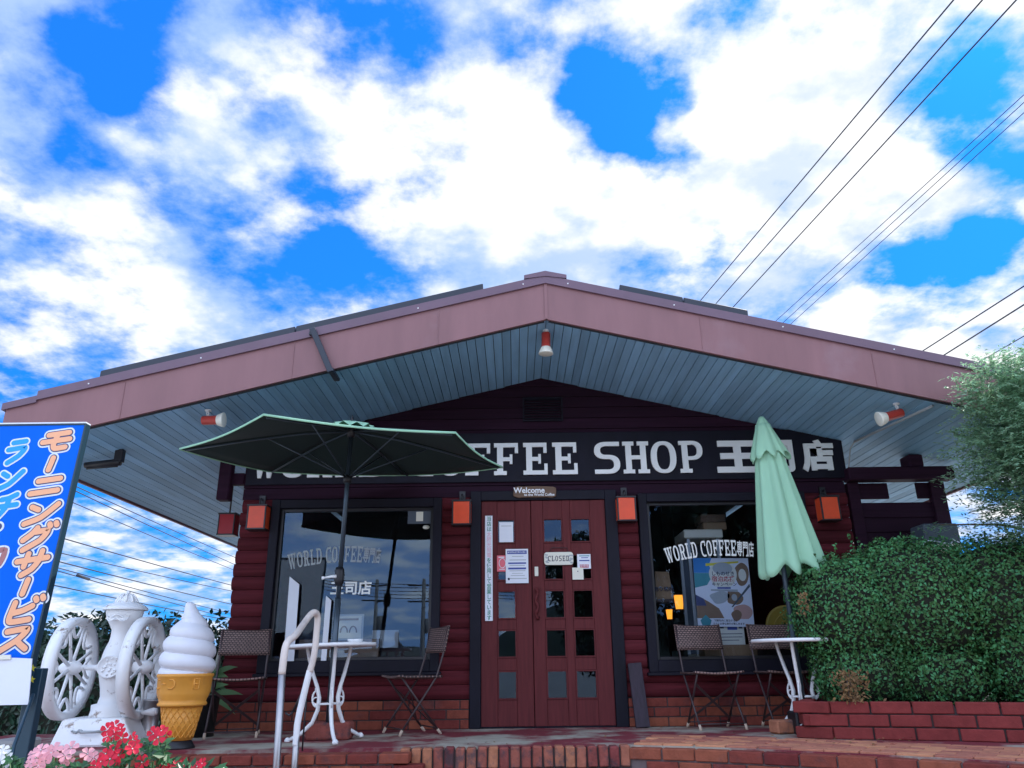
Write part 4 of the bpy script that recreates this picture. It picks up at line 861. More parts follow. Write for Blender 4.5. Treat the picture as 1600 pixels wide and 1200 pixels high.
# behind the left window
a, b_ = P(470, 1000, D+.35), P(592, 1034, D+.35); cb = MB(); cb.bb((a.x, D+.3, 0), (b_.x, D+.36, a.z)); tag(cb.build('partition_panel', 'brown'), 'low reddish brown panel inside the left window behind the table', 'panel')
pf = thing('framed_print', P(543, 1000, D+.25), 'pale framed print leaning inside the left window behind the parasol pole', 'picture'); a, b_ = P(524, 960, D+.28), P(567, 1000, D+.28)
m = MB(); m.bb((a.x, D+.27, b_.z), (b_.x, D+.285, a.z)); m.build('frame', 'greyl', pf); m = MB(); m.bb((a.x+.02, D+.264, b_.z+.02), (b_.x-.02, D+.2695, a.z-.02)); m.build('sheet', 'paperw', pf)
m = MB(); cxp = (a.x+b_.x)/2
for k in (-1, 1): m.tube([(cxp+k*.045+.035*math.cos(q), D+.262, b_.z+.07+.06*math.sin(q)) for q in [i*math.pi/8 for i in range(9)]], .007, 6)
m.bb((a.x+.05, D+.262, a.z-.06), (b_.x-.05, D+.2635, a.z-.04)); m.build('print', 'brown', pf)
a, b_ = P(582, 985, D+.4), P(622, 1012, D+.4); m = MB(); m.bb((a.x, D+.395, b_.z), (b_.x, D+.40, a.z)); tag(m.build('notice_board', 'greyl'), 'small pale sheet standing inside the left window right of the print', 'sheet')
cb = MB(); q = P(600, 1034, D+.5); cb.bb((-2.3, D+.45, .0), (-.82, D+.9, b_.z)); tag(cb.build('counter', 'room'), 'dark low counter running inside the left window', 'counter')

for (u0, v0, u1, v1, u2, u3, nm) in ((453, 901, 468, 913, 446, 462, 'taller bright reflection in the left window, built as a white board on the sill'), (510, 931, 518, 938, 504, 512, 'shorter bright reflection in the left window beside the parasol pole, built as a board')):  # bright reflections in the pane, put in as solid white boards
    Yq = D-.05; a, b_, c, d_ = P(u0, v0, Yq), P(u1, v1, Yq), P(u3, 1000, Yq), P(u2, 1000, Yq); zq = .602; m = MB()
    m.prism([(d_.x, zq), (c.x, zq), (b_.x, b_.z), (a.x, a.z)], Matrix.Translation((0, Yq, 0)) @ XZ, .012); tag(m.build('reflection_strip', 'paper'), nm, 'board')

# ================================================================== giant coffee grinder
YG = 6.62
gc = P(160, 1160, YG); gx = gc.x
k_ = lambda px: px/1.06*YG/1200                        # photo px -> metres here
zz_ = lambda v: P(160, v, YG).z
gr = thing('coffee_grinder', (gx, YG, 0.0), 'giant white cast iron coffee grinder with two spoked flywheels beside the ice cream figure', 'coffee grinder')
m = MB(); bx0, bx1, tx0, tx1 = P(77, 1160, YG-.25).x, P(205, 1160, YG-.25).x, P(96, 1122, YG-.2).x, P(190, 1122, YG-.2).x
zt = zz_(1120); zb0 = zz_(1161)-.01
dz_ = .05
vs = [(bx0, YG-.27, zb0), (bx1, YG-.27, zb0), (bx1, YG+.25, zb0), (bx0, YG+.25, zb0), (bx0, YG-.27, zb0+.02), (bx1, YG-.27, zb0+.02), (bx1, YG+.25, zb0+.02), (bx0, YG+.25, zb0+.02), (tx0, YG-.2, zt), (tx1, YG-.2, zt), (tx1, YG+.2, zt), (tx0, YG+.2, zt)]
m.add(vs, [(3, 2, 1, 0)]+[(i, (i+1) % 4, 4+(i+1) % 4, 4+i) for i in range(4)]+[(4+i, 4+(i+1) % 4, 8+(i+1) % 4, 8+i) for i in range(4)]+[(8, 9, 10, 11)])
m.build('base', 'worn', gr, bev=.02, seg=2)
zc0 = zt
body = [(.145, zc0), (.148, zc0+.01), (.140, zc0+.05), (.142, zc0+.09), (.10, zc0+.10), (.088, zz_(1088)), (.098, zz_(1075)), (.122, zz_(1055)), (.128, zz_(1040)), (.122, zz_(1025)), (.105, zz_(1013)), (.086, zz_(1003)), (.080, zz_(995)), (.088, zz_(985)), (.118, zz_(975)), (.148, zz_(966)), (.160, zz_(957)), (.162, zz_(953))]
body = [(r_*(.9 if z_ > zz_(990) else 1.0), z_) for r_, z_ in body]
m = MB(); bxx = gx+.02; MG = Matrix.Translation((bxx, YG, 0)); m.lathe(body, MG, 40); m.build('body', 'worn', gr)
zl = zz_(953)
m = MB(); m.lathe([(.172, zl-.006), (.176, zl+.006), (.168, zl+.014), (.150, zl+.03), (.120, zl+.045), (.088, zl+.055), (.076, zl+.075), (.060, zl+.10), (.034, zl+.12), (.016, zl+.126), (.018, zl+.14), (.010, zl+.153), (.0, zl+.156)], MG, 40, caps=False)
for i in range(10):
    a = 2*math.pi*i/10; m.tube([(bxx+r_*math.cos(a), YG+r_*math.sin(a), z_) for r_, z_ in ((.088, zl+.058), (.078, zl+.078), (.062, zl+.102), (.038, zl+.122))], .009, 6)
m.build('lid', 'worn', gr)
m = MB(); zo = zz_(1042); m.lathe([(.092, 0), (.094, .012), (.085, .016), (.080, .011), (.0, .012)], Matrix.Translation((bxx-.004, YG-.126, zo)) @ XZ @ Matrix.Rotation(0, 4, 'X') @ Matrix.Diagonal((1, .92, 1, 1)), 32, caps=False)
random.seed(4)
for i in range(22):
    a = random.uniform(0, 6.28); r_ = .07*random.random()**.5; m.lathe([(.010, 0), (.007, .006), (.001, .008)], Matrix.Translation((bxx-.004+r_*math.cos(a), YG-.138, zo+r_*math.sin(a)*.9)) @ XZ, 8, caps=False)
m.build('emblem', 'worn', gr)
m = MB(); zo = zz_(968)
for k in range(3):
    for s in (-1, 1): m.tube([(bxx+s*q*.085, YG-.137-.012*k+.03*q*q, zo+.035-.022*k+.014*math.sin(q*5+k)) for q in [i/7 for i in range(8)]], .0045, 6)
m.bb((bxx-.06, YG-.140, zo-.012), (bxx+.06, YG-.124, zo+.002)); m.build('ornament', 'worn', gr)
m = MB(); zo = (zt+zb0)/2+.01; yo = YG-.247; hx = (bx0+bx1)/2-.03
m.tube([(hx-.07, yo+.005, zo), (hx-.05, yo-.035, zo), (hx+.05, yo-.035, zo), (hx+.07, yo+.005, zo)], .010, 8)
for s in (-1, 1):
    for q in range(5): m.lathe([(.016-.002*q, 0), (.008, .014), (.001, .016)], Matrix.Translation((hx+s*(.075+.016*q), yo+.012, zo+.006*math.sin(q*2))) @ XZ, 8, caps=False)
m.build('drawer_handle', 'greyl', gr)
# flywheels: axle along x
zax = zz_(1043); Rw = (zz_(963)-zz_(1122))/2
def wheel(xc):
    wh = thing  # noqa
    m = MB()
    n_ = 48; prof = [(Rw, -.045), (Rw+.004, 0), (Rw, .045), (Rw-.045, .045), (Rw-.055, .015), (Rw-.055, -.015), (Rw-.045, -.045)]
    vs = []; fs = []; kk = len(prof)
    for i in range(n_):
        a = 2*math.pi*i/n_
        for r_, x_ in prof: vs.append((xc+x_, YG+r_*math.cos(a), zax+r_*math.sin(a)))
    for i in range(n_):
        for j in range(kk): fs.append((i*kk+j, ((i+1) % n_)*kk+j, ((i+1) % n_)*kk+(j+1) % kk, i*kk+(j+1) % kk))
    m.sm = True; m.add(vs, fs); m.sm = False; w_ = m.build('flywheel', 'worn', gr, bev=0)
    def q(r_, a, x_=0): return Vector((xc+x_, YG+r_*math.cos(a), zax+r_*math.sin(a)))
    for i in range(8):
        a = 2*math.pi*(i+.0)/8+.39; m = MB(); m.tube([q(.04, a), q(Rw*.55, a), q(Rw-.05, a)], [.015, .012, .014], 8)
        a2 = a+2*math.pi/16; m.tube([q(Rw-.05, a2-.24), q(Rw*.76, a2-.22), q(Rw*.62, a2-.10), q(Rw*.60, a2), q(Rw*.62, a2+.10), q(Rw*.76, a2+.22), q(Rw-.05, a2+.24)], .0125, 8)
        m.build('spoke', 'worn', w_)
    m = MB(); Mh = Matrix.Translation((xc, YG, zax)) @ Matrix.Rotation(math.pi/2, 4, 'Y'); m.lathe([(.02, -.09), (.045, -.06), (.055, -.03), (.055, .03), (.045, .06), (.02, .09)], Mh, 18); m.build('wheel_hub', 'worn', w_); return w_
xl, xr = P(113, 1043, YG).x, P(221, 1043, YG).x
wa = wheel(xl); wb = wheel(xr)
m = MB(); m.tube([(xl, YG, zax), (xr, YG, zax)], .022, 10); m.lathe([(0, -.035), (.03, -.02), (.034, .0), (.03, .02), (0, .035)], Matrix.Translation((bxx-.135, YG, zax)), 14, caps=False); m.build('axle', 'worn', gr)
m = MB(); hc = P(219, 1114, YG-.03); he = P(243, 1112, YG-.03); m.tube([hc, hc.lerp(he, .3), hc.lerp(he, .75), he], [.012, .020, .032, .024], 12); m.build('crank_handle', 'worn', wb)
gr.rotation_euler = (0, 0, math.radians(4))
m = MB(); m.bb((P(45, 1170, 6.3).x, YG-.30, -.03), (P(186, 1170, 6.3).x, YG+.32, zb0-.001)); tag(m.build('grinder_pad', 'brick', bev=.01), kind='structure')
c = P(231, 1152, 6.75); m = MB(); m.lathe([(.075, 0), (.075, .012), (.062, .02), (.066, .30), (.070, .302), (.070, .315), (.05, .317)], Matrix.Translation((c.x, 6.75, 0)), 24); tag(m.build('metal_canister', 'steel'), 'small silver metal canister on the ground between grinder and ice cream figure', 'canister')

# ================================================================== soft serve figure
YC = 6.2; cx0 = P(276, 1170, YC).x; zc = lambda v: P(276, v, YC).z; kc = lambda px: px/1.07*YC/1200/2
ic = thing('ice_cream_figure', (cx0, YC, 0), 'large plastic soft serve ice cream cone figure with white swirl and orange wafer', 'ice cream figure')
MC = Matrix.Translation((cx0, YC, 0))
m = MB(); m.lathe([(kc(52), .0), (kc(51), .012), (kc(40), .052), (kc(38), .056)], MC, 32); m.build('base', 'black', ic)
z0c, z1c = .057, zc(1100)
m = MB(); m.lathe([(kc(41), z0c), (kc(60), z1c-.012)], MC, 36)
cone = m.build('cone', 'waffle', ic)
m = MB(); nn = 9
for s in (-1, 1):
    for i in range(nn*2):
        a0 = 2*math.pi*i/(nn*2); m.tube([(cx0+(r_+.0015)*math.cos(a), YC+(r_+.0015)*math.sin(a), z_) for q in range(15) for t_ in [q/14] for z_, r_, a in [(z0c+.012+(z1c-.03-z0c)*t_, kc(41.8)+(kc(59.2)-kc(41.8))*t_, a0+s*1.15*t_)]], .0042, 5)
m.build('waffle_grid', 'waffle', cone)
m = MB(); zcup0, zcup1 = zc(1097), zc(1053)
m.lathe([(kc(58), z1c-.015), (kc(70), z1c-.012), (kc(73), z1c), (kc(70), z1c+.012), (kc(68), z1c+.016), (kc(70), zcup0+.02), (kc(75), zcup0+.045), (kc(78), zcup0+.07), (kc(80), zcup1-.028), (kc(82), zcup1-.024), (kc(84), zcup1-.012), (kc(83), zcup1), (kc(76), zcup1+.002)], MC, 44)
cup = m.build('cup', 'waffle', ic)
m = MB(); rz = kc(79.5)
def onc(a, z_): return Vector((cx0+rz*math.sin(a), YC-rz*math.cos(a), z_))
zm = (zcup0+zcup1)/2+.03
def emb(pts): m.tube([onc(a, zm+q) for a, q in pts], .006, 6)
def emb2(pts):
    mb_ = MB(); mb_.tube([onc(a, zm+q) for a, q in pts], .006, 6); mb_.build('embossed_mark', 'waffle', cup)
emb2([(.72, .035), (.92, .035), (.92, -.035), (.72, -.035), (.72, .035)]); emb2([(.72, 0), (.92, 0)]); emb2([(-.95, .03), (-.75, .03)]); emb2([(-.95, -.03), (-.72, -.03)]); emb2([(-.55, 0), (-.36, 0)]); emb2([(-.22, .03), (-.05, .03), (.02, .012), (.02, -.012), (-.05, -.03), (-.22, -.03)])
zs0, zs1 = zcup1+.002, zc(941)
tiers = [(zc(1041), 86, 26), (zc(1016), 80, 23), (zc(991), 69, 21), (zc(973), 49, 14)]
m = MB()
hh_ = zs1-zs0
def env(t_): 
    pts = [(0, 82), (.10, 86), (.24, 84), (.44, 78), (.62, 62), (.74, 40), (.84, 24), (.92, 18), (.98, 13), (1.0, 6)]
    for (a, b__), (c_, d_) in zip(pts, pts[1:]):
        if t_ <= c_: return b__+(d_-b__)*(t_-a)/(c_-a)
    return 5
def sw(a, b__):
    th = 2*math.pi*b__; t_ = a; fr = min(t_/.74, 1.0)*3.4
    ph = (fr+th/(2*math.pi)) % 1.0 if t_ < .76 else .5
    gro = abs(math.sin(math.pi*ph))**.45 if t_ < .76 else 1
    gro = .80+.20*gro
    r_ = kc(env(t_))*gro; bend = -.040*max(0, t_-.76)/.24
    return (cx0+r_*math.cos(th)+bend, YC+r_*math.sin(th), zs0+hh_*t_)
m.grid(sw, 110, 48); ci = [sw(1, b__/48) for b__ in range(48)]
m.build('swirl', 'cream', ic)

# ================================================================== banner sign on the left
YB_ = 4.5
TR, BR = P(136, 662, YB_), P(44, 1063, YB_); TL = Vector((TR.x-.64, YB_, TR.z+.012)); BL = Vector((BR.x-.64, YB_, BR.z))
bn = thing('banner_sign', (BR.x-.3, YB_, -1.0), 'tall blue standing sign with orange outlined katakana and a dark metal frame', 'sign')
ux = (TR-TL)/.64; vy = (TR-BR); hB = vy.length; vyn = vy/hB
def bp(x, y): return BL+Vector((1, 0, 0))*x+vyn*y         # x from left 0..0.8, y from bottom
def bpoly(pts, y0, y1, matn, name, par=bn, **k):
    mb = MB(); vs = [bp(x, y)+Vector((0, y0, 0)) for x, y in pts]+[bp(x, y)+Vector((0, y1, 0)) for x, y in pts]; n_ = len(pts)
    mb.add(vs, [tuple(range(n_)), tuple(range(2*n_-1, n_-1, -1))]+[((i+1) % n_, i, n_+i, n_+(i+1) % n_) for i in range(n_)]); return mb.build(name, matn, par, **k)
bpoly([(0, .0), (.63, .0), (.63, hB-.01), (0, hB-.01)], -.004, .0, 'blueb', 'panel')
bpoly([(0, .0), (.63, .0), (.63, hB-.01), (0, hB-.01)], .03, .034, 'paper', 'back_panel')
m = MB()
for a, b_ in (((.635, 0), (.635, hB)), ((0, hB-.004), (.635, hB-.004)), ((0, -.005), (.64, -.005))): m.bar(bp(*a)+Vector((0, .018, 0)), bp(*b_)+Vector((0, .018, 0)), .012, .052, (0, 1, 0))
m.build('frame', 'teal', bn, bev=.002)
m = MB(); m.bar(bp(.0, hB+.004)+Vector((0, .015, 0)), bp(.64, hB+.004)+Vector((0, .015, 0)), .008, .056, (0, 1, 0)); m.build('top_trim', 'pale', bn)
bl_ = BR.x
m = MB(); p0 = P(60, 1062, YB_+.08); m.bb((p0.x-.05, YB_+.05, -1.0), (p0.x+.03, YB_+.11, p0.z+.06)); m.build('post', 'teal', bn, bev=.004)
m = MB(); m.tube([P(52, 1085, YB_-.02), P(22, 1165, YB_-.3), P(5, 1250, YB_-.42)], .009, 8); m.build('stay', 'teal', bn)
def along_b(u, v): r = ray(u, v); kk = (YB_-.004)/r.y; return Vector((r.x*kk, YB_, CAMH+r.z*kk))
KN = {'モ': [[(.15, .90), (.86, .90)], [(.03, .54), (.97, .54)], [(.48, .90), (.46, .34), (.56, .12), (.92, .12)]],
      'ニ': [[(.15, .85), (.90, .85)], [(.04, .12), (.97, .12)]], 'ン': [[(.12, .88), (.36, .70)], [(.08, .06), (.55, .28), (.95, .86)]],
      'グ': [[(.40, 1.0), (.28, .74), (.05, .48)], [(.40, .80), (.82, .80), (.68, .38), (.18, .0)], [(.80, 1.10), (.85, 1.0)], [(1.02, 1.12), (1.07, 1.02)]],
      'サ': [[(.02, .66), (.98, .66)], [(.30, .95), (.30, .38)], [(.72, 1.0), (.72, .55), (.60, .22), (.34, .0)]],
      'ビ': [[(.14, .95), (.14, .28), (.24, .06), (.86, .06)], [(.14, .46), (.50, .52), (.80, .68)], [(.82, 1.02), (.87, .92)], [(1.04, 1.06), (1.09, .96)]],
      'ス': [[(.12, .90), (.76, .90), (.58, .48), (.04, .02)], [(.56, .42), (.74, .22), (.94, .02)]],
      'ラ': [[(.18, .96), (.82, .96)], [(.06, .64), (.92, .64), (.76, .28), (.30, .0)]], 'チ': [[(.20, .86), (.50, .88), (.80, 1.0)], [(.02, .56), (.98, .56)], [(.54, .90), (.52, .46), (.24, .0)]],
      'コ': [[(.10, .90), (.90, .90), (.90, .10), (.05, .10)]], '・': [[(.5, .5), (.52, .5)]], 'ー': [[(.5, 1.0), (.5, .0)]]}
def smooth2(pts, n=7):
    if len(pts) < 3: return [Vector((*p_, 0)) for p_ in pts]
    v_ = [Vector((*p_, 0)) for p_ in pts]; out = []
    for i in range(len(v_)-1):
        p0, p1, p2_, p3 = v_[max(i-1, 0)], v_[i], v_[i+1], v_[min(i+2, len(v_)-1)]
        for k in range(n): t_ = k/n; c_ = .5*((2*p1)+(-p0+p2_)*t_+(2*p0-5*p1+4*p2_-p3)*t_*t_+(-p0+3*p1-3*p2_+p3)*t_**3); out.append(c_.lerp(p1.lerp(p2_, t_), .35))
    return out+[v_[-1]]
def capsule(mb, pts, r_, M, z_):
    k = len(pts); left = []; right = []
    for i, p_ in enumerate(pts):
        t_ = (pts[min(i+1, k-1)]-pts[max(i-1, 0)]).normalized(); n_ = Vector((-t_.y, t_.x, 0)); left.append(p_+n_*r_); right.append(p_-n_*r_)
    for i in range(k-1): mb.prism([(q.x, q.y) for q in (right[i], right[i+1], left[i+1], left[i])], M @ Matrix.Translation((0, 0, z_+i*.00001)), .0004)
    for j, e_ in enumerate((pts[0], pts[-1])): mb.prism([(e_.x+r_*math.cos(a), e_.y+r_*math.sin(a)) for a in [i*math.pi/8 for i in range(16)]], M @ Matrix.Translation((0, 0, z_+.0002+j*.00003)), .0004)
    for i in range(1, k-1):
        e_ = pts[i]; mb.prism([(e_.x+r_*math.cos(a), e_.y+r_*math.sin(a)) for a in [i_*math.pi/6 for i_ in range(12)]], M @ Matrix.Translation((0, 0, z_+.0001+i*.000002)), .0003)
def kana(ch, u, v, wpx, hpx, layers, tilt_=.14):
    p_ = along_b(u, v); W_ = wpx/1200*YB_*1.03; H_ = hpx/1200*YB_*1.03
    for i, (r_, matn) in enumerate(layers):
        mb = MB(); M = Matrix.Translation(p_+Vector((0, -.0048-.0016*i, 0))) @ XZ
        for j, st_ in enumerate(KN[ch]):
            pts = [Vector(((q.x-.5)*W_+.22*(q.y-.5)*H_, (q.y-.5)*H_+tilt_*(q.x-.5)*W_, 0)) for q in smooth2(st_)]
            capsule(mb, pts, r_, M, j*.00022)
        mb.build('lettering', matn, bn)
OL = [(.0320, 'pale'), (.0222, 'navy'), (.0162, 'orange')]; BLs = [(.0250, 'pale'), (.0155, 'bluel')]
for ch, u, v, w_, h_ in (('モ', 88, 690, 44, 31), ('ー', 80, 725, 40, 19), ('ニ', 73, 759, 44, 26), ('ン', 65, 802, 47, 31), ('グ', 57, 841, 42, 32), ('サ', 49, 880, 46, 33), ('ー', 40, 917, 40, 20), ('ビ', 35, 955, 42, 31), ('ス', 25, 999, 44, 32)): kana(ch, u, v, w_, h_, OL)
for ch, u, v, w_, h_ in (('ラ', 25, 706, 29, 34), ('ン', 15, 750, 36, 31), ('チ', 8, 793, 34, 37)): kana(ch, u, v, w_, h_, BLs)
kana('・', -2, 823, 9, 9, [(.032, 'pale'), (.020, 'navy')]); kana('コ', -6, 872, 22, 26, [(.026, 'pale'), (.016, 'maroon')])
ws = thing('white_sheet_board', P(25, 1100, YB_-.05), 'blank white sheet covering the lower left of the blue sign', 'sheet')
q = [P(-60, 1024, YB_-.05), P(50, 1029, YB_-.05), P(44, 1101, YB_-.05), P(-60, 1103, YB_-.05)]; m = MB(); m.add([(a.x, a.y, a.z) for a in q]+[(a.x, a.y+.006, a.z) for a in q], [(3, 2, 1, 0), (4, 5, 6, 7), (0, 1, 5, 4), (1, 2, 6, 5), (2, 3, 7, 6), (3, 0, 4, 7)]); m.build('sheet', 'paper', ws)
m = MB(); q = [P(-10, 1024, YB_-.062), P(16, 1023, YB_-.062), P(16, 1030, YB_-.062), P(-10, 1031, YB_-.062)]; m.add([tuple(a) for a in q]+[(a.x, a.y+.008, a.z) for a in q], [(3, 2, 1, 0), (4, 5, 6, 7), (0, 1, 5, 4), (1, 2, 6, 5), (2, 3, 7, 6), (3, 0, 4, 7)]); m.build('tape', 'paperw', ws)
def star(u, v, r_):
    c = along_b(u, v); mb = MB(); mb.prism([((r_ if i % 2 == 0 else r_*.45)*math.sin(i*math.pi/5), (r_ if i % 2 == 0 else r_*.45)*math.cos(i*math.pi/5)) for i in range(10)], Matrix.Translation(c+Vector((0, -.0055, 0))) @ XZ, .001); mb.build('star', 'yellow', bn)
star(51, 1044, .02); star(50, 1062, .02)
m = MB(); q0, q1 = P(-10, 1156, 5.2), P(32, 1190, 5.2); m.bb((q0.x, 5.1, -1.0), (q1.x, 5.4, q0.z)); tag(m.build('concrete_block', 'concrete', bev=.015), 'grey concrete block at the foot of the blue sign', 'block')

# ================================================================== foliage
def leafmesh(pts, size, asp=.5, fold=.25, jit=.5):
    vs = []; fs = []; R_ = random.uniform
    for p_, nrm in pts:
        n_ = (nrm+Vector((R_(-jit, jit), R_(-jit, jit), R_(-jit, jit)))).normalized(); t_ = Vector((R_(-1, 1), R_(-1, 1), R_(-1, 1)+.3)); t_ = (t_-n_*t_.dot(n_))
        if t_.length < 1e-3: continue
        t_.normalize(); b_ = n_.cross(t_); s = size*R_(.6, 1.25); w_ = s*asp*.5; o = len(vs)
        vs += [tuple(p_), tuple(p_+t_*s*.45+b_*w_+n_*fold*w_), tuple(p_+t_*s), tuple(p_+t_*s*.45-b_*w_+n_*fold*w_)]
        fs += [(o, o+1, o+2), (o, o+2, o+3)]
    return vs, fs
def leafobj(name, pts, size, matn, par, **k):
    vs, fs = leafmesh(pts, size, **k); mb = MB(); mb.v = vs; mb.f = fs; mb.m = [0]*len(fs); mb.s = [False]*len(fs); return mb.build(name, matn, par)
from mathutils import noise as MN
def blobpts(cs, n_, depth=.10, lump=.12, freq=3.0, zmin=-9, clip=None):
    out = []; wts = [c[1].x*c[1].z+c[1].y*c[1].z+c[1].x*c[1].y for c in cs]
    while len(out) < n_:
        c, r_ = random.choices(cs, wts)[0]; d_ = Vector((random.gauss(0, 1), random.gauss(0, 1), random.gauss(0, 1))).normalized()
        e = 2.35; mm = (abs(d_.x)**e+abs(d_.y)**e+abs(d_.z)**e)**(1/e); d2 = d_/mm
        lum = 1+lump*MN.noise((c+d2*1.0)*freq)+.5*lump*MN.noise((c+d2)*freq*2.7)
        k = lum*(1-depth*random.random()**1.6); p_ = c+Vector((d2.x*r_.x, d2.y*r_.y, d2.z*r_.z))*k
        if p_.z < zmin or (clip and not clip(p_)): continue
        inside = any(((abs(p_.x-q.x)/s.x)**e+(abs(p_.y-q.y)/s.y)**e+(abs(p_.z-q.z)/s.z)**e) < .68 for q, s in cs)
        if inside: continue
        nn_ = Vector((d2.x/r_.x, d2.y/r_.y, d2.z/r_.z)).normalized(); out.append((p_, nn_))
    return out
def core(name, cs, k, par, zmin=0, matn='core'):
    mb = MB()
    for c, r_ in cs:
        def fn(a, b__):
            th, ph = 2*math.pi*a, math.pi*b__; d_ = Vector((math.cos(th)*math.sin(ph), math.sin(th)*math.sin(ph), math.cos(ph))); e = 2.35; mm = (abs(d_.x)**e+abs(d_.y)**e+abs(d_.z)**e)**(1/e); d_ = d_/mm
            p_ = c+Vector((d_.x*r_.x, d_.y*r_.y, d_.z*r_.z))*k*(1+.08*MN.noise((c+d_)*4)); p_.z = max(p_.z, zmin); return p_
        mb.grid(fn, 24, 14)
    return mb.build(name, matn, par)
V = Vector
# brick planter and clipped hedge on the right
px0 = P(1256, 1155, 6.3).x
pe = [(px0+.50, 7.45), (px0+.06, 6.50), (px0+.03, 6.36), (px0+.13, 6.28), (3.05, 6.02), (3.8, 5.66), (5.2, 5.0)]
plt = thing('brick_planter', (3.2, 6.4, 0), 'low dark red brick planter under the clipped hedge on the right', 'planter')
b = MB()
for c in range(3):
    s = .12 if c % 2 else 0
    while True:
        q = along(pe, s+.14)
        if not q: break
        b.box((0, 0, 0), (.268, .10, .080), Matrix.Translation((q[0]-math.sin(q[2])*.05, q[1]+math.cos(q[2])*.05, .042+.088*c)) @ Matrix.Rotation(q[2], 4, 'Z')); s += .28
b.build('wall', 'planterb', plt, bev=.006)
b = MB(); b.prism([(px0+.53, 7.45), (px0+.09, 6.52), (px0+.06, 6.38), (px0+.14, 6.30), (3.06, 6.035), (3.81, 5.675), (5.2, 5.02), (5.2, 7.55)], Matrix.Translation((0, 0, .001)), .222); b.build('mortar', 'mortard', plt)
hg = thing('clipped_hedge', (3.4, 6.6, .23), 'big clipped small leaved hedge filling the brick planter on the right', 'hedge')
def lv(u, v, Y): return P(u, v, Y)
HC = [(V((2.86, 6.72, .92)), V((.56, .46, .47))), (V((3.35, 6.62, .97)), V((.62, .55, .53))), (V((4.05, 6.50, .98)), V((.72, .62, .52))), (V((4.75, 6.4, .95)), V((.60, .65, .52))), (V((2.85, 6.7, .45)), V((.42, .40, .30))), (V((3.35, 6.55, .42)), V((.40, .44, .28))), (V((3.95, 6.22, .50)), V((.34, .42, .36))), (V((4.5, 6.0, .5)), V((.45, .45, .36))), (V((4.2, 6.55, .45)), V((.55, .45, .28)))]
random.seed(21)
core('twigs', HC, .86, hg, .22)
hedge_leaves = (blobpts(HC, 52000, .18, .16, 4.2, .22, lambda p_: p_.y < 7.15 and p_.x < 5.2))
sp_ = []
for i in range(60):                                           # shoots that escaped the clipping
    x_ = random.uniform(2.5, 4.9); y_ = random.uniform(6.35, 6.9); z_ = 1.43 if x_ > 2.9 else 1.32; L_ = random.uniform(.05, .17); d_ = V((random.uniform(-.4, .4), random.uniform(-.3, .2), 1)).normalized()
    for q in range(int(L_/.012)): sp_.append((V((x_, y_, z_))+d_*q*.012, V((random.uniform(-1, 1), random.uniform(-1, 1), .3)).normalized()))
leafobj('foliage', hedge_leaves+sp_, .030, 'leafh', hg, asp=.62, jit=.7)
db = thing('dry_shrub', P(1330, 1100, 6.25), 'small dried brown shrub at the front foot of the clipped hedge', 'shrub'); c = P(1330, 1080, 6.22)
random.seed(2); m = MB()
for i in range(14): a = V((c.x+random.uniform(-.03, .03), 6.24+random.uniform(-.03, .03), .225)); m.tube([a, a+V((random.uniform(-.08, .08), random.uniform(-.06, .03), random.uniform(.12, .28)))], .003, 5)
m.build('stem', 'bark', db); leafobj('foliage', [(V((c.x+random.gauss(0, .055), 6.22+random.gauss(0, .04), random.uniform(.25, .47))), V((0, -1, .4))) for i in range(420)], .032, 'leafb', db, jit=.8)
c = P(1253, 945, 6.45); leafobj('withered_leaves', [(V((c.x+random.gauss(0, .025), 6.42+random.gauss(0, .03), c.z+random.gauss(0, .05))), V((-.5, -1, .2))) for i in range(60)], .03, 'leafb', hg, jit=.8)
q0, q1 = P(1442, 818, 7.4), P(1503, 850, 7.4); eb = thing('meter_box', (q0.x+.2, 7.5, q1.z), 'dark grey utility box on the plank wall above the hedge top', 'utility box')
m = MB(); m.bb((q0.x, 7.4, q1.z), (q1.x, D-.03, q0.z)); m.build('housing', 'greyc', eb, bev=.012); m = MB(); m.bb((q0.x+.08, 7.36, q1.z-.06), (q1.x-.02, 7.66, q1.z-.002)); m.build('tray', 'paperw', eb, bev=.01)
m = MB(); m.tube(smooth([V((q0.x-.05, 7.38, q1.z-.02)), V((q0.x, 7.37, q1.z+.03)), V((q0.x+.2, 7.36, q1.z+.0)), V((q1.x-.1, 7.37, q1.z+.04)), V((q1.x+.03, 7.4, q1.z-.02))]), .006, 6); m.build('cable', 'pale', eb)
# feathery tree at the right edge
tr = thing('feathery_tree', (4.45, 6.2, .22), 'feathery pale green tree in front of the right end of the roof', 'tree')
m = MB(); m.tube([(4.55, 6.25, .2), (4.52, 6.22, .9), (4.48, 6.15, 1.5), (4.42, 6.05, 2.1), (4.36, 5.95, 2.7)], [.07, .06, .05, .035, .015], 10); 
random.seed(31)
limbs = []
for i in range(26):
    z_ = random.uniform(1.3, 2.6); a = random.uniform(0, 6.28); L_ = random.uniform(.4, .95)*(1.1 if z_ < 2.2 else .8); s0 = V((4.5-.1*(z_-1), 6.2-.13*(z_-1), z_)); e_ = s0+V((math.cos(a)*L_, math.sin(a)*L_, random.uniform(.0, .35))); limbs.append((s0, e_)); m.tube([s0, s0.lerp(e_, .5)+V((0, 0, .06)), e_], [.018, .012, .004], 6)
m.build('trunk', 'bark', tr)
tp = []
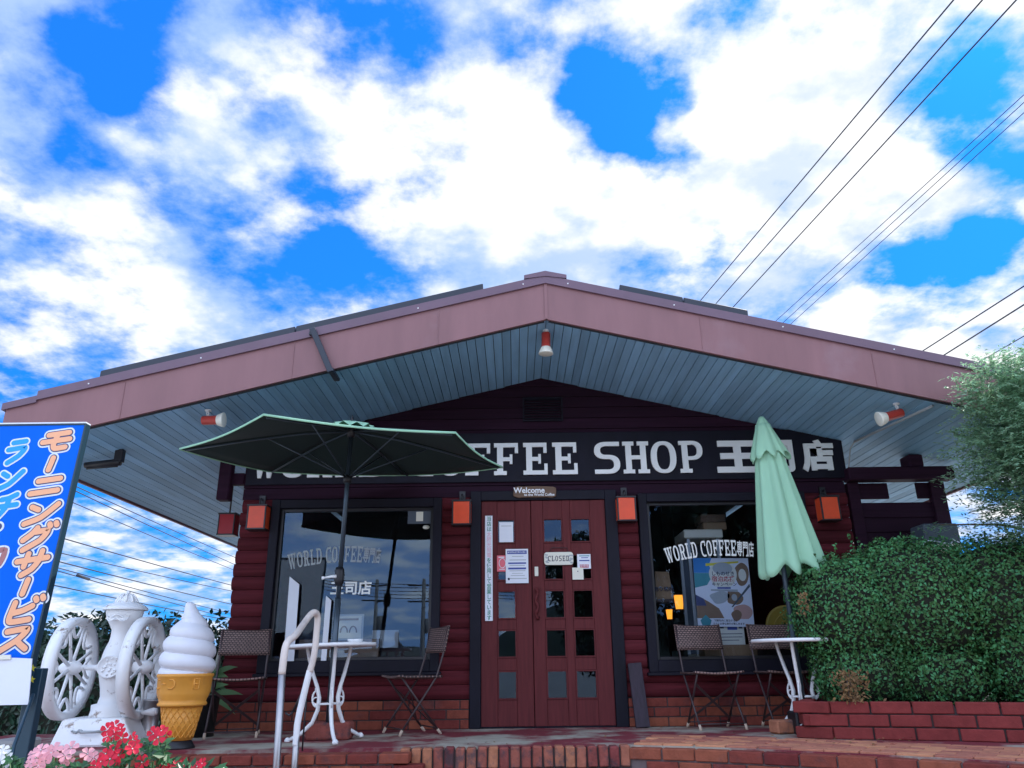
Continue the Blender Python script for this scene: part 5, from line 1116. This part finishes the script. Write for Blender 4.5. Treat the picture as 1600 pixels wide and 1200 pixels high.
TC = [(V((4.0, 5.95, 2.05)), .42), (V((4.0, 5.8, 2.35)), .30), (V((3.85, 5.7, 2.52)), .26), (V((4.2, 5.6, 2.55)), .34), (V((4.0, 5.55, 2.15)), .30), (V((4.2, 5.6, 1.62)), .34), (V((4.05, 6.0, 1.7)), .3), (V((4.25, 5.75, 2.0)), .4), (V((4.45, 6.0, 2.35)), .40), (V((4.35, 5.75, 1.75)), .40), (V((4.75, 6.0, 2.0)), .5), (V((3.9, 5.75, 1.95)), .26), (V((4.45, 5.8, 2.62)), .22), (V((4.8, 6.1, 2.6)), .36), (V((4.7, 5.9, 1.5)), .35), (V((4.25, 5.9, 1.55)), .20), (V((5.2, 6.2, 2.2)), .5)]
spr = []
for c, r_ in TC:
    for i in range(int(470*r_/.35)):
        d_ = V((random.gauss(0, 1), random.gauss(0, 1), random.gauss(0, .8))).normalized(); spr.append((c+d_*r_*random.random()**.45, d_))
for s0, e_ in limbs:
    for i in range(8): spr.append((s0.lerp(e_, random.uniform(.5, 1.05)), (e_-s0).normalized()))
for p_, d_ in spr:
    ax_ = (d_+V((random.uniform(-.5, .5), random.uniform(-.5, .5), random.uniform(-.2, .5)))).normalized(); L_ = random.uniform(.10, .28); nn_ = V((random.uniform(-.4, .4), random.uniform(-.4, .4), 1)).normalized()
    for q in range(int(L_/.012)): tp.append((p_+ax_*q*.012+V((0, 0, -.3*(q*.012)**2/L_)), nn_))
leafobj('crown', tp, .042, 'leaft', tr, asp=.36, jit=.35)
# hedge and long leaved plant behind the grinder
lh = thing('camellia_hedge', (-4.3, 9.0, -1), 'dark glossy leaved hedge behind the white coffee grinder', 'hedge'); random.seed(8)
LC = [(V((-5.6, 9.0, -.15)), V((.95, .5, 1.18))), (V((-4.6, 9.0, -.12)), V((.85, .5, 1.20))), (V((-3.6, 9.1, -.15)), V((.75, .5, 1.16))), (V((-6.8, 9.0, -.2)), V((.9, .5, 1.1)))]
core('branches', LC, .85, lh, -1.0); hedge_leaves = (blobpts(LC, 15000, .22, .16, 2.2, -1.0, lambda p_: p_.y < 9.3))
sp_ = []
for i in range(70):
    x_ = random.uniform(-6.3, -3.0); L_ = random.uniform(.05, .22); d_ = V((random.uniform(-.5, .5), 0, 1)).normalized()
    for q in range(int(L_/.03)): sp_.append((V((x_, 8.95+random.uniform(-.2, .2), .98))+d_*q*.03, V((random.uniform(-1, 1), -1, .3)).normalized()))
leafobj('foliage', hedge_leaves+sp_, .085, 'leafc', lh, asp=.45, jit=.8)
lp = thing('broad_leaved_plant', (-2.85, 7.75, 0), 'pale stemmed plant with long leaves at the left corner of the shop', 'plant')
m = MB(); m.tube(smooth([P(322, 1085, 7.6), P(330, 1065, 7.6), P(341, 1030, 7.6), P(349, 1000, 7.62), P(352, 985, 7.65)]), [.022]*25, 8); m.tube([P(320, 1165, 7.6), P(322, 1085, 7.6)], .02, 8); m.build('stem', 'palest', lp)
m = MB(); random.seed(5)
for i in range(22):
    a = P(random.uniform(318, 334), random.uniform(1045, 1100), 7.55); th = random.uniform(-2.8, .5); L_ = random.uniform(.18, .42); dx, dz = math.cos(th), random.uniform(-.5, .5)
    m.grid(lambda s, t_: (a.x+dx*L_*s*.8, a.y-abs(math.sin(th))*L_*s*.5+.0, a.z+L_*s*dz-.25*L_*s*s+(t_-.5)*.05*math.sin(math.pi*min(1, s+.05))), 6, 2)
m.build('leaves', 'leafl', lp)
cbin = P(312, 1120, 7.2); m = MB(); m.lathe([(.13, 0), (.15, .30), (.155, .302), (.155, .325), (.14, .33)], Matrix.Translation((cbin.x, 7.2, 0)), 24); tag(m.build('planter_pot', 'black'), 'black plastic pot behind the ice cream figure', 'pot')

# ================================================================== flowers in the foreground
fb_ = MB(); fb_.bb((-2.75, 2.9, -1.0), (-.85, 3.45, .10)); tag(fb_.build('flower_planter', 'brick', bev=.01), 'brick planter box in the foreground holding the vinca flowers', 'planter')
def vinca(mb, c, s, nrm):
    n_ = nrm.normalized(); t_ = n_.cross(V((.3, .2, 1))).normalized(); b_ = n_.cross(t_); a0 = random.random()*6
    for k in range(5):
        a = a0+k*2*math.pi/5; d_ = t_*math.cos(a)+b_*math.sin(a); w_ = t_*-math.sin(a)+b_*math.cos(a)
        vs = [c+d_*s*.10, c+d_*s*.6+w_*s*.36+n_*.10*s, c+d_*s*.95+w_*s*.30+n_*.06*s, c+d_*s*1.0+n_*.03*s, c+d_*s*.93-w_*s*.34+n_*.08*s, c+d_*s*.55-w_*s*.34+n_*.12*s]
        mb.add(vs, [(0, 1, 2), (0, 2, 3), (0, 3, 4), (0, 4, 5)])
    mb.mi = 1; mb.add([c+t_*s*.10*math.cos(q)+b_*s*.10*math.sin(q)+n_*.06*s for q in [0, 1.05, 2.1, 3.15, 4.2, 5.25]], [(0, 1, 2, 3, 4, 5)]); mb.mi = 0
def plant(label, fl, matn, leafspots, nl, fs=.024):
    c0_ = P(fl[0][0], fl[0][1], 3.1); t_ = thing('vinca_plant', (c0_.x, 3.15, .10), label, 'flower', 'vinca plants in the foreground'); 
    for (u, v) in fl:
        Y = 3.05+random.uniform(-.10, .12); c = P(u, v, Y); m = MB(); vinca(m, c, fs*random.uniform(.85, 1.15), V((random.uniform(-.6, .6), -1, random.uniform(.0, .9)))); m.build('flower', [matn, 'petw'], t_)
    m = MB()
    for (u, v) in fl: c = P(u, v, 3.1); m.tube([c+V((0, .02, -.005)), c+V((random.uniform(-.02, .02), .05, -.10)), (c0_.x+(c.x-c0_.x)*.6, 3.17, .1)], .003, 5)
    m.build('stem', 'leafl', t_); pts = []
    for (u, v, ru, rv) in leafspots:
        for i in range(nl): c = P(u+random.gauss(0, ru), v+abs(random.gauss(0, rv))*random.choice((-.6, 1)), 3.12+random.uniform(-.1, .12)); pts.append((c, V((random.uniform(-.6, .6), -.7, .9))))
    leafobj('leaves', pts, .042, 'leafv', t_, asp=.48, jit=.5); return t_
random.seed(12)
plant('red flowering vinca on the tallest stems in front of the grinder base', [(168, 1140), (180, 1134), (188, 1142), (176, 1150), (190, 1153), (183, 1146), (168, 1150), (208, 1155), (212, 1166), (207, 1170), (178, 1172), (165, 1178), (172, 1186), (185, 1180), (158, 1190), (183, 1190), (150, 1196), (168, 1196)], 'petr', [(195, 1165, 12, 12), (215, 1185, 16, 12), (165, 1200, 20, 8), (200, 1205, 30, 10)], 45)
plant('red flowering vinca in front of the ice cream figure', [(240, 1146), (252, 1142), (247, 1152), (258, 1148), (241, 1156), (222, 1191), (277, 1197), (287, 1194), (254, 1203), (316, 1193), (308, 1198)], 'petr', [(235, 1172, 14, 12), (250, 1165, 8, 8), (260, 1198, 30, 8), (300, 1204, 20, 6)], 42)
plant('pale pink flowering vinca at the lower left', [(64, 1172), (72, 1180), (56, 1184), (48, 1192), (80, 1176), (70, 1190), (60, 1196), (102, 1180), (108, 1186), (100, 1190), (137, 1178), (111, 1169), (44, 1200), (92, 1200), (86, 1171), (53, 1177), (146, 1183)], 'petp', [(75, 1197, 24, 6), (105, 1200, 20, 8), (50, 1205, 22, 6)], 42)
plant('white flowering vinca at the extreme lower left corner', [(4, 1172), (-4, 1180), (8, 1182), (0, 1190), (10, 1192)], 'petw', [(2, 1188, 10, 9), (8, 1200, 12, 8)], 40)

# ================================================================== power lines
def wire(p_, q_, r_, sag, label, grp):
    m = MB(); m.tube([p_.lerp(q_, i/24)-V((0, 0, sag*4*(i/24)*(1-i/24))) for i in range(25)], r_, 5); o = m.build('power_line', 'wire'); return tag(o, label, 'power line', grp)
def far(u, v, Y): return P(u, v, Y)
def ext(a, b_, k0, k1): d_ = b_-a; return a-d_*k0, b_+d_*k1
def skyline(uv0, uv1, Y0, Y1, r_, label, grp, k0=.3, k1=.6, sag=0.0): a, b_ = ext(far(*uv0, Y0), far(*uv1, Y1), k0, k1); wire(a, b_, r_, sag, label, grp)
for i, (u0, u1, v1, nm) in enumerate(((1490, 1090, 475, 'leftmost'), (1535, 1113, 481, 'middle'), (1588, 1140, 486, 'rightmost'))): skyline((u0, 0), (u1, v1), 9, 19.5, .013, nm+' of the three thick power lines crossing the upper right sky', 'thick power lines')
for i, (v0, u1, v1, nm) in enumerate(((148, 1214, 500, 'uppermost'), (160, 1226, 502, 'middle'), (176, 1238, 504, 'lowest'))): skyline((1600, v0), (u1, v1), 13, 22, .009, nm+' of the three thin parallel power lines at right', 'thin power lines', k0=.6)
for i, (v0, u1, v1, r_, nm) in enumerate(((447, 1436, 552, .016, 'highest power line over the right end of the roof'), (476, 1470, 558, .018, 'thickest low power line over the right end of the roof'), (525, 1526, 568, .012, 'low power line just above the feathery tree'), (546, 1552, 574, .014, 'lowest power line at the right edge passing into the feathery tree'))): skyline((1600, v0), (u1, v1), 15, 19, r_, nm, 'low power lines at right', k0=1.0, k1=3)
LW = [((128, 752), (375, 868), 24, 44, .018), ((150, 770), (372, 878), 24, 44, .018), ((120, 775), (370, 886), 23, 44, .016), ((108, 832), (368, 910), 25, 46, .022), ((105, 855), (365, 918), 26, 46, .018), ((102, 868), (362, 938), 25, 46, .022), ((98, 882), (360, 960), 25, 46, .018), ((95, 905), (358, 963), 26, 46, .02), ((98, 878), (362, 953), 27, 48, .018)]
nmL = ['topmost', 'second', 'third', 'fourth', 'fifth', 'sixth', 'eighth', 'lowest', 'seventh']
for (a, b_, y0, y1, r_), nm in zip(LW, nmL): skyline(a, b_, y0, y1, r_, nm+' power line in the left gap between the blue sign and the shop', 'power lines at left', k0=1.2, k1=1.0, sag=.25)
a, b_ = far(121, 899, 25.3), far(139, 905, 26.2); m = MB(); m.tube([a, b_], .05, 8); tag(m.build('cable_joint', 'wire'), 'short dark cable joint on a power line right of the blue sign', 'cable joint')

# ================================================================== the street behind the photographer, seen in the panes
for (x, y, hgt) in ((-8.6, -34, 5.6), (-5.2, -30, 5.2), (-14.5, -22, 6.5)):
    po_ = thing('utility_pole', (x, y, -1), 'concrete utility pole with cross arms across the street', 'utility pole', 'utility poles across the street')
    m = MB(); m.tube([(x, y, -1), (x, y, hgt)], [.15, .10], 12); m.build('shaft', 'concrete', po_)
    for zq in (hgt-.4, hgt-1.3): m = MB(); m.bb((x-.9, y-.04, zq), (x+.9, y+.04, zq+.08)); m.build('cross_arm', 'blackm', po_)
    m = MB(); m.lathe([(.22, hgt-3.0), (.22, hgt-2.2)], Matrix.Translation((x+.32, y, 0)), 12); m.build('transformer', 'concrete', po_)
for i in range(5): wire(V((-14.5+.4*i-.8, -22, 6.2-.25*i)), V((-5.2+.4*i-.8, -30, 4.9-.2*i)), .02, .5, 'power line across the street behind the camera', 'power lines across the street')
for i in range(4): wire(V((-5.2+.4*i-.8, -30, 4.9-.2*i)), V((30, -36, 4.9-.2*i)), .02, .5, 'power line across the street behind the camera', 'power lines across the street')
random.seed(17)
for (x, y, s) in ((5.2, -4.5, 1.0), (8.3, -6.5, 1.25), (2.9, -9.5, .9)):
    bt = thing('street_tree', (x, y, -1), 'dense dark green tree across the forecourt', 'tree', 'trees across the forecourt')
    m = MB(); m.tube([(x, y, -1), (x+.05, y, 1.2), (x, y+.1, 3.2*s)], [.16, .12, .05], 8); m.build('trunk', 'bark', bt)
    cs = [(V((x, y, 2.6*s)), V((1.7, 1.5, 1.6))*s), (V((x-.9*s, y, 3.6*s)), V((1.2, 1.2, 1.2))*s), (V((x+.8*s, y, 4.0*s)), V((1.2, 1.2, 1.3))*s), (V((x, y, 1.2*s)), V((1.5, 1.3, 1.0))*s)]
    core('branches', cs, .72, bt, .2); leafobj('crown', blobpts(cs, 5500, .3, .25, 1.5), .20, 'leafc', bt, jit=.8)

random.seed(44); pts = []
for i in range(55):
    x_ = random.uniform(-.9, 3.3); y_ = random.uniform(5.95, 7.4)
    if x_ > 2.1 and y_ > 6.1 or (x_ > .7 and y_ < 6.15): continue
    pts.append((V((x_, y_, .006+random.uniform(0, .008))), V((0, 0, 1))))
for i in range(30): pts.append((V((random.uniform(2.05, 2.9), random.uniform(5.75, 6.1), .018)), V((0, 0, 1))))
o = leafobj('fallen_leaves', pts, .030, 'leafb', None, jit=.35); tag(o, 'dry fallen leaves scattered on the terrace floor', 'leaves', kind='stuff')
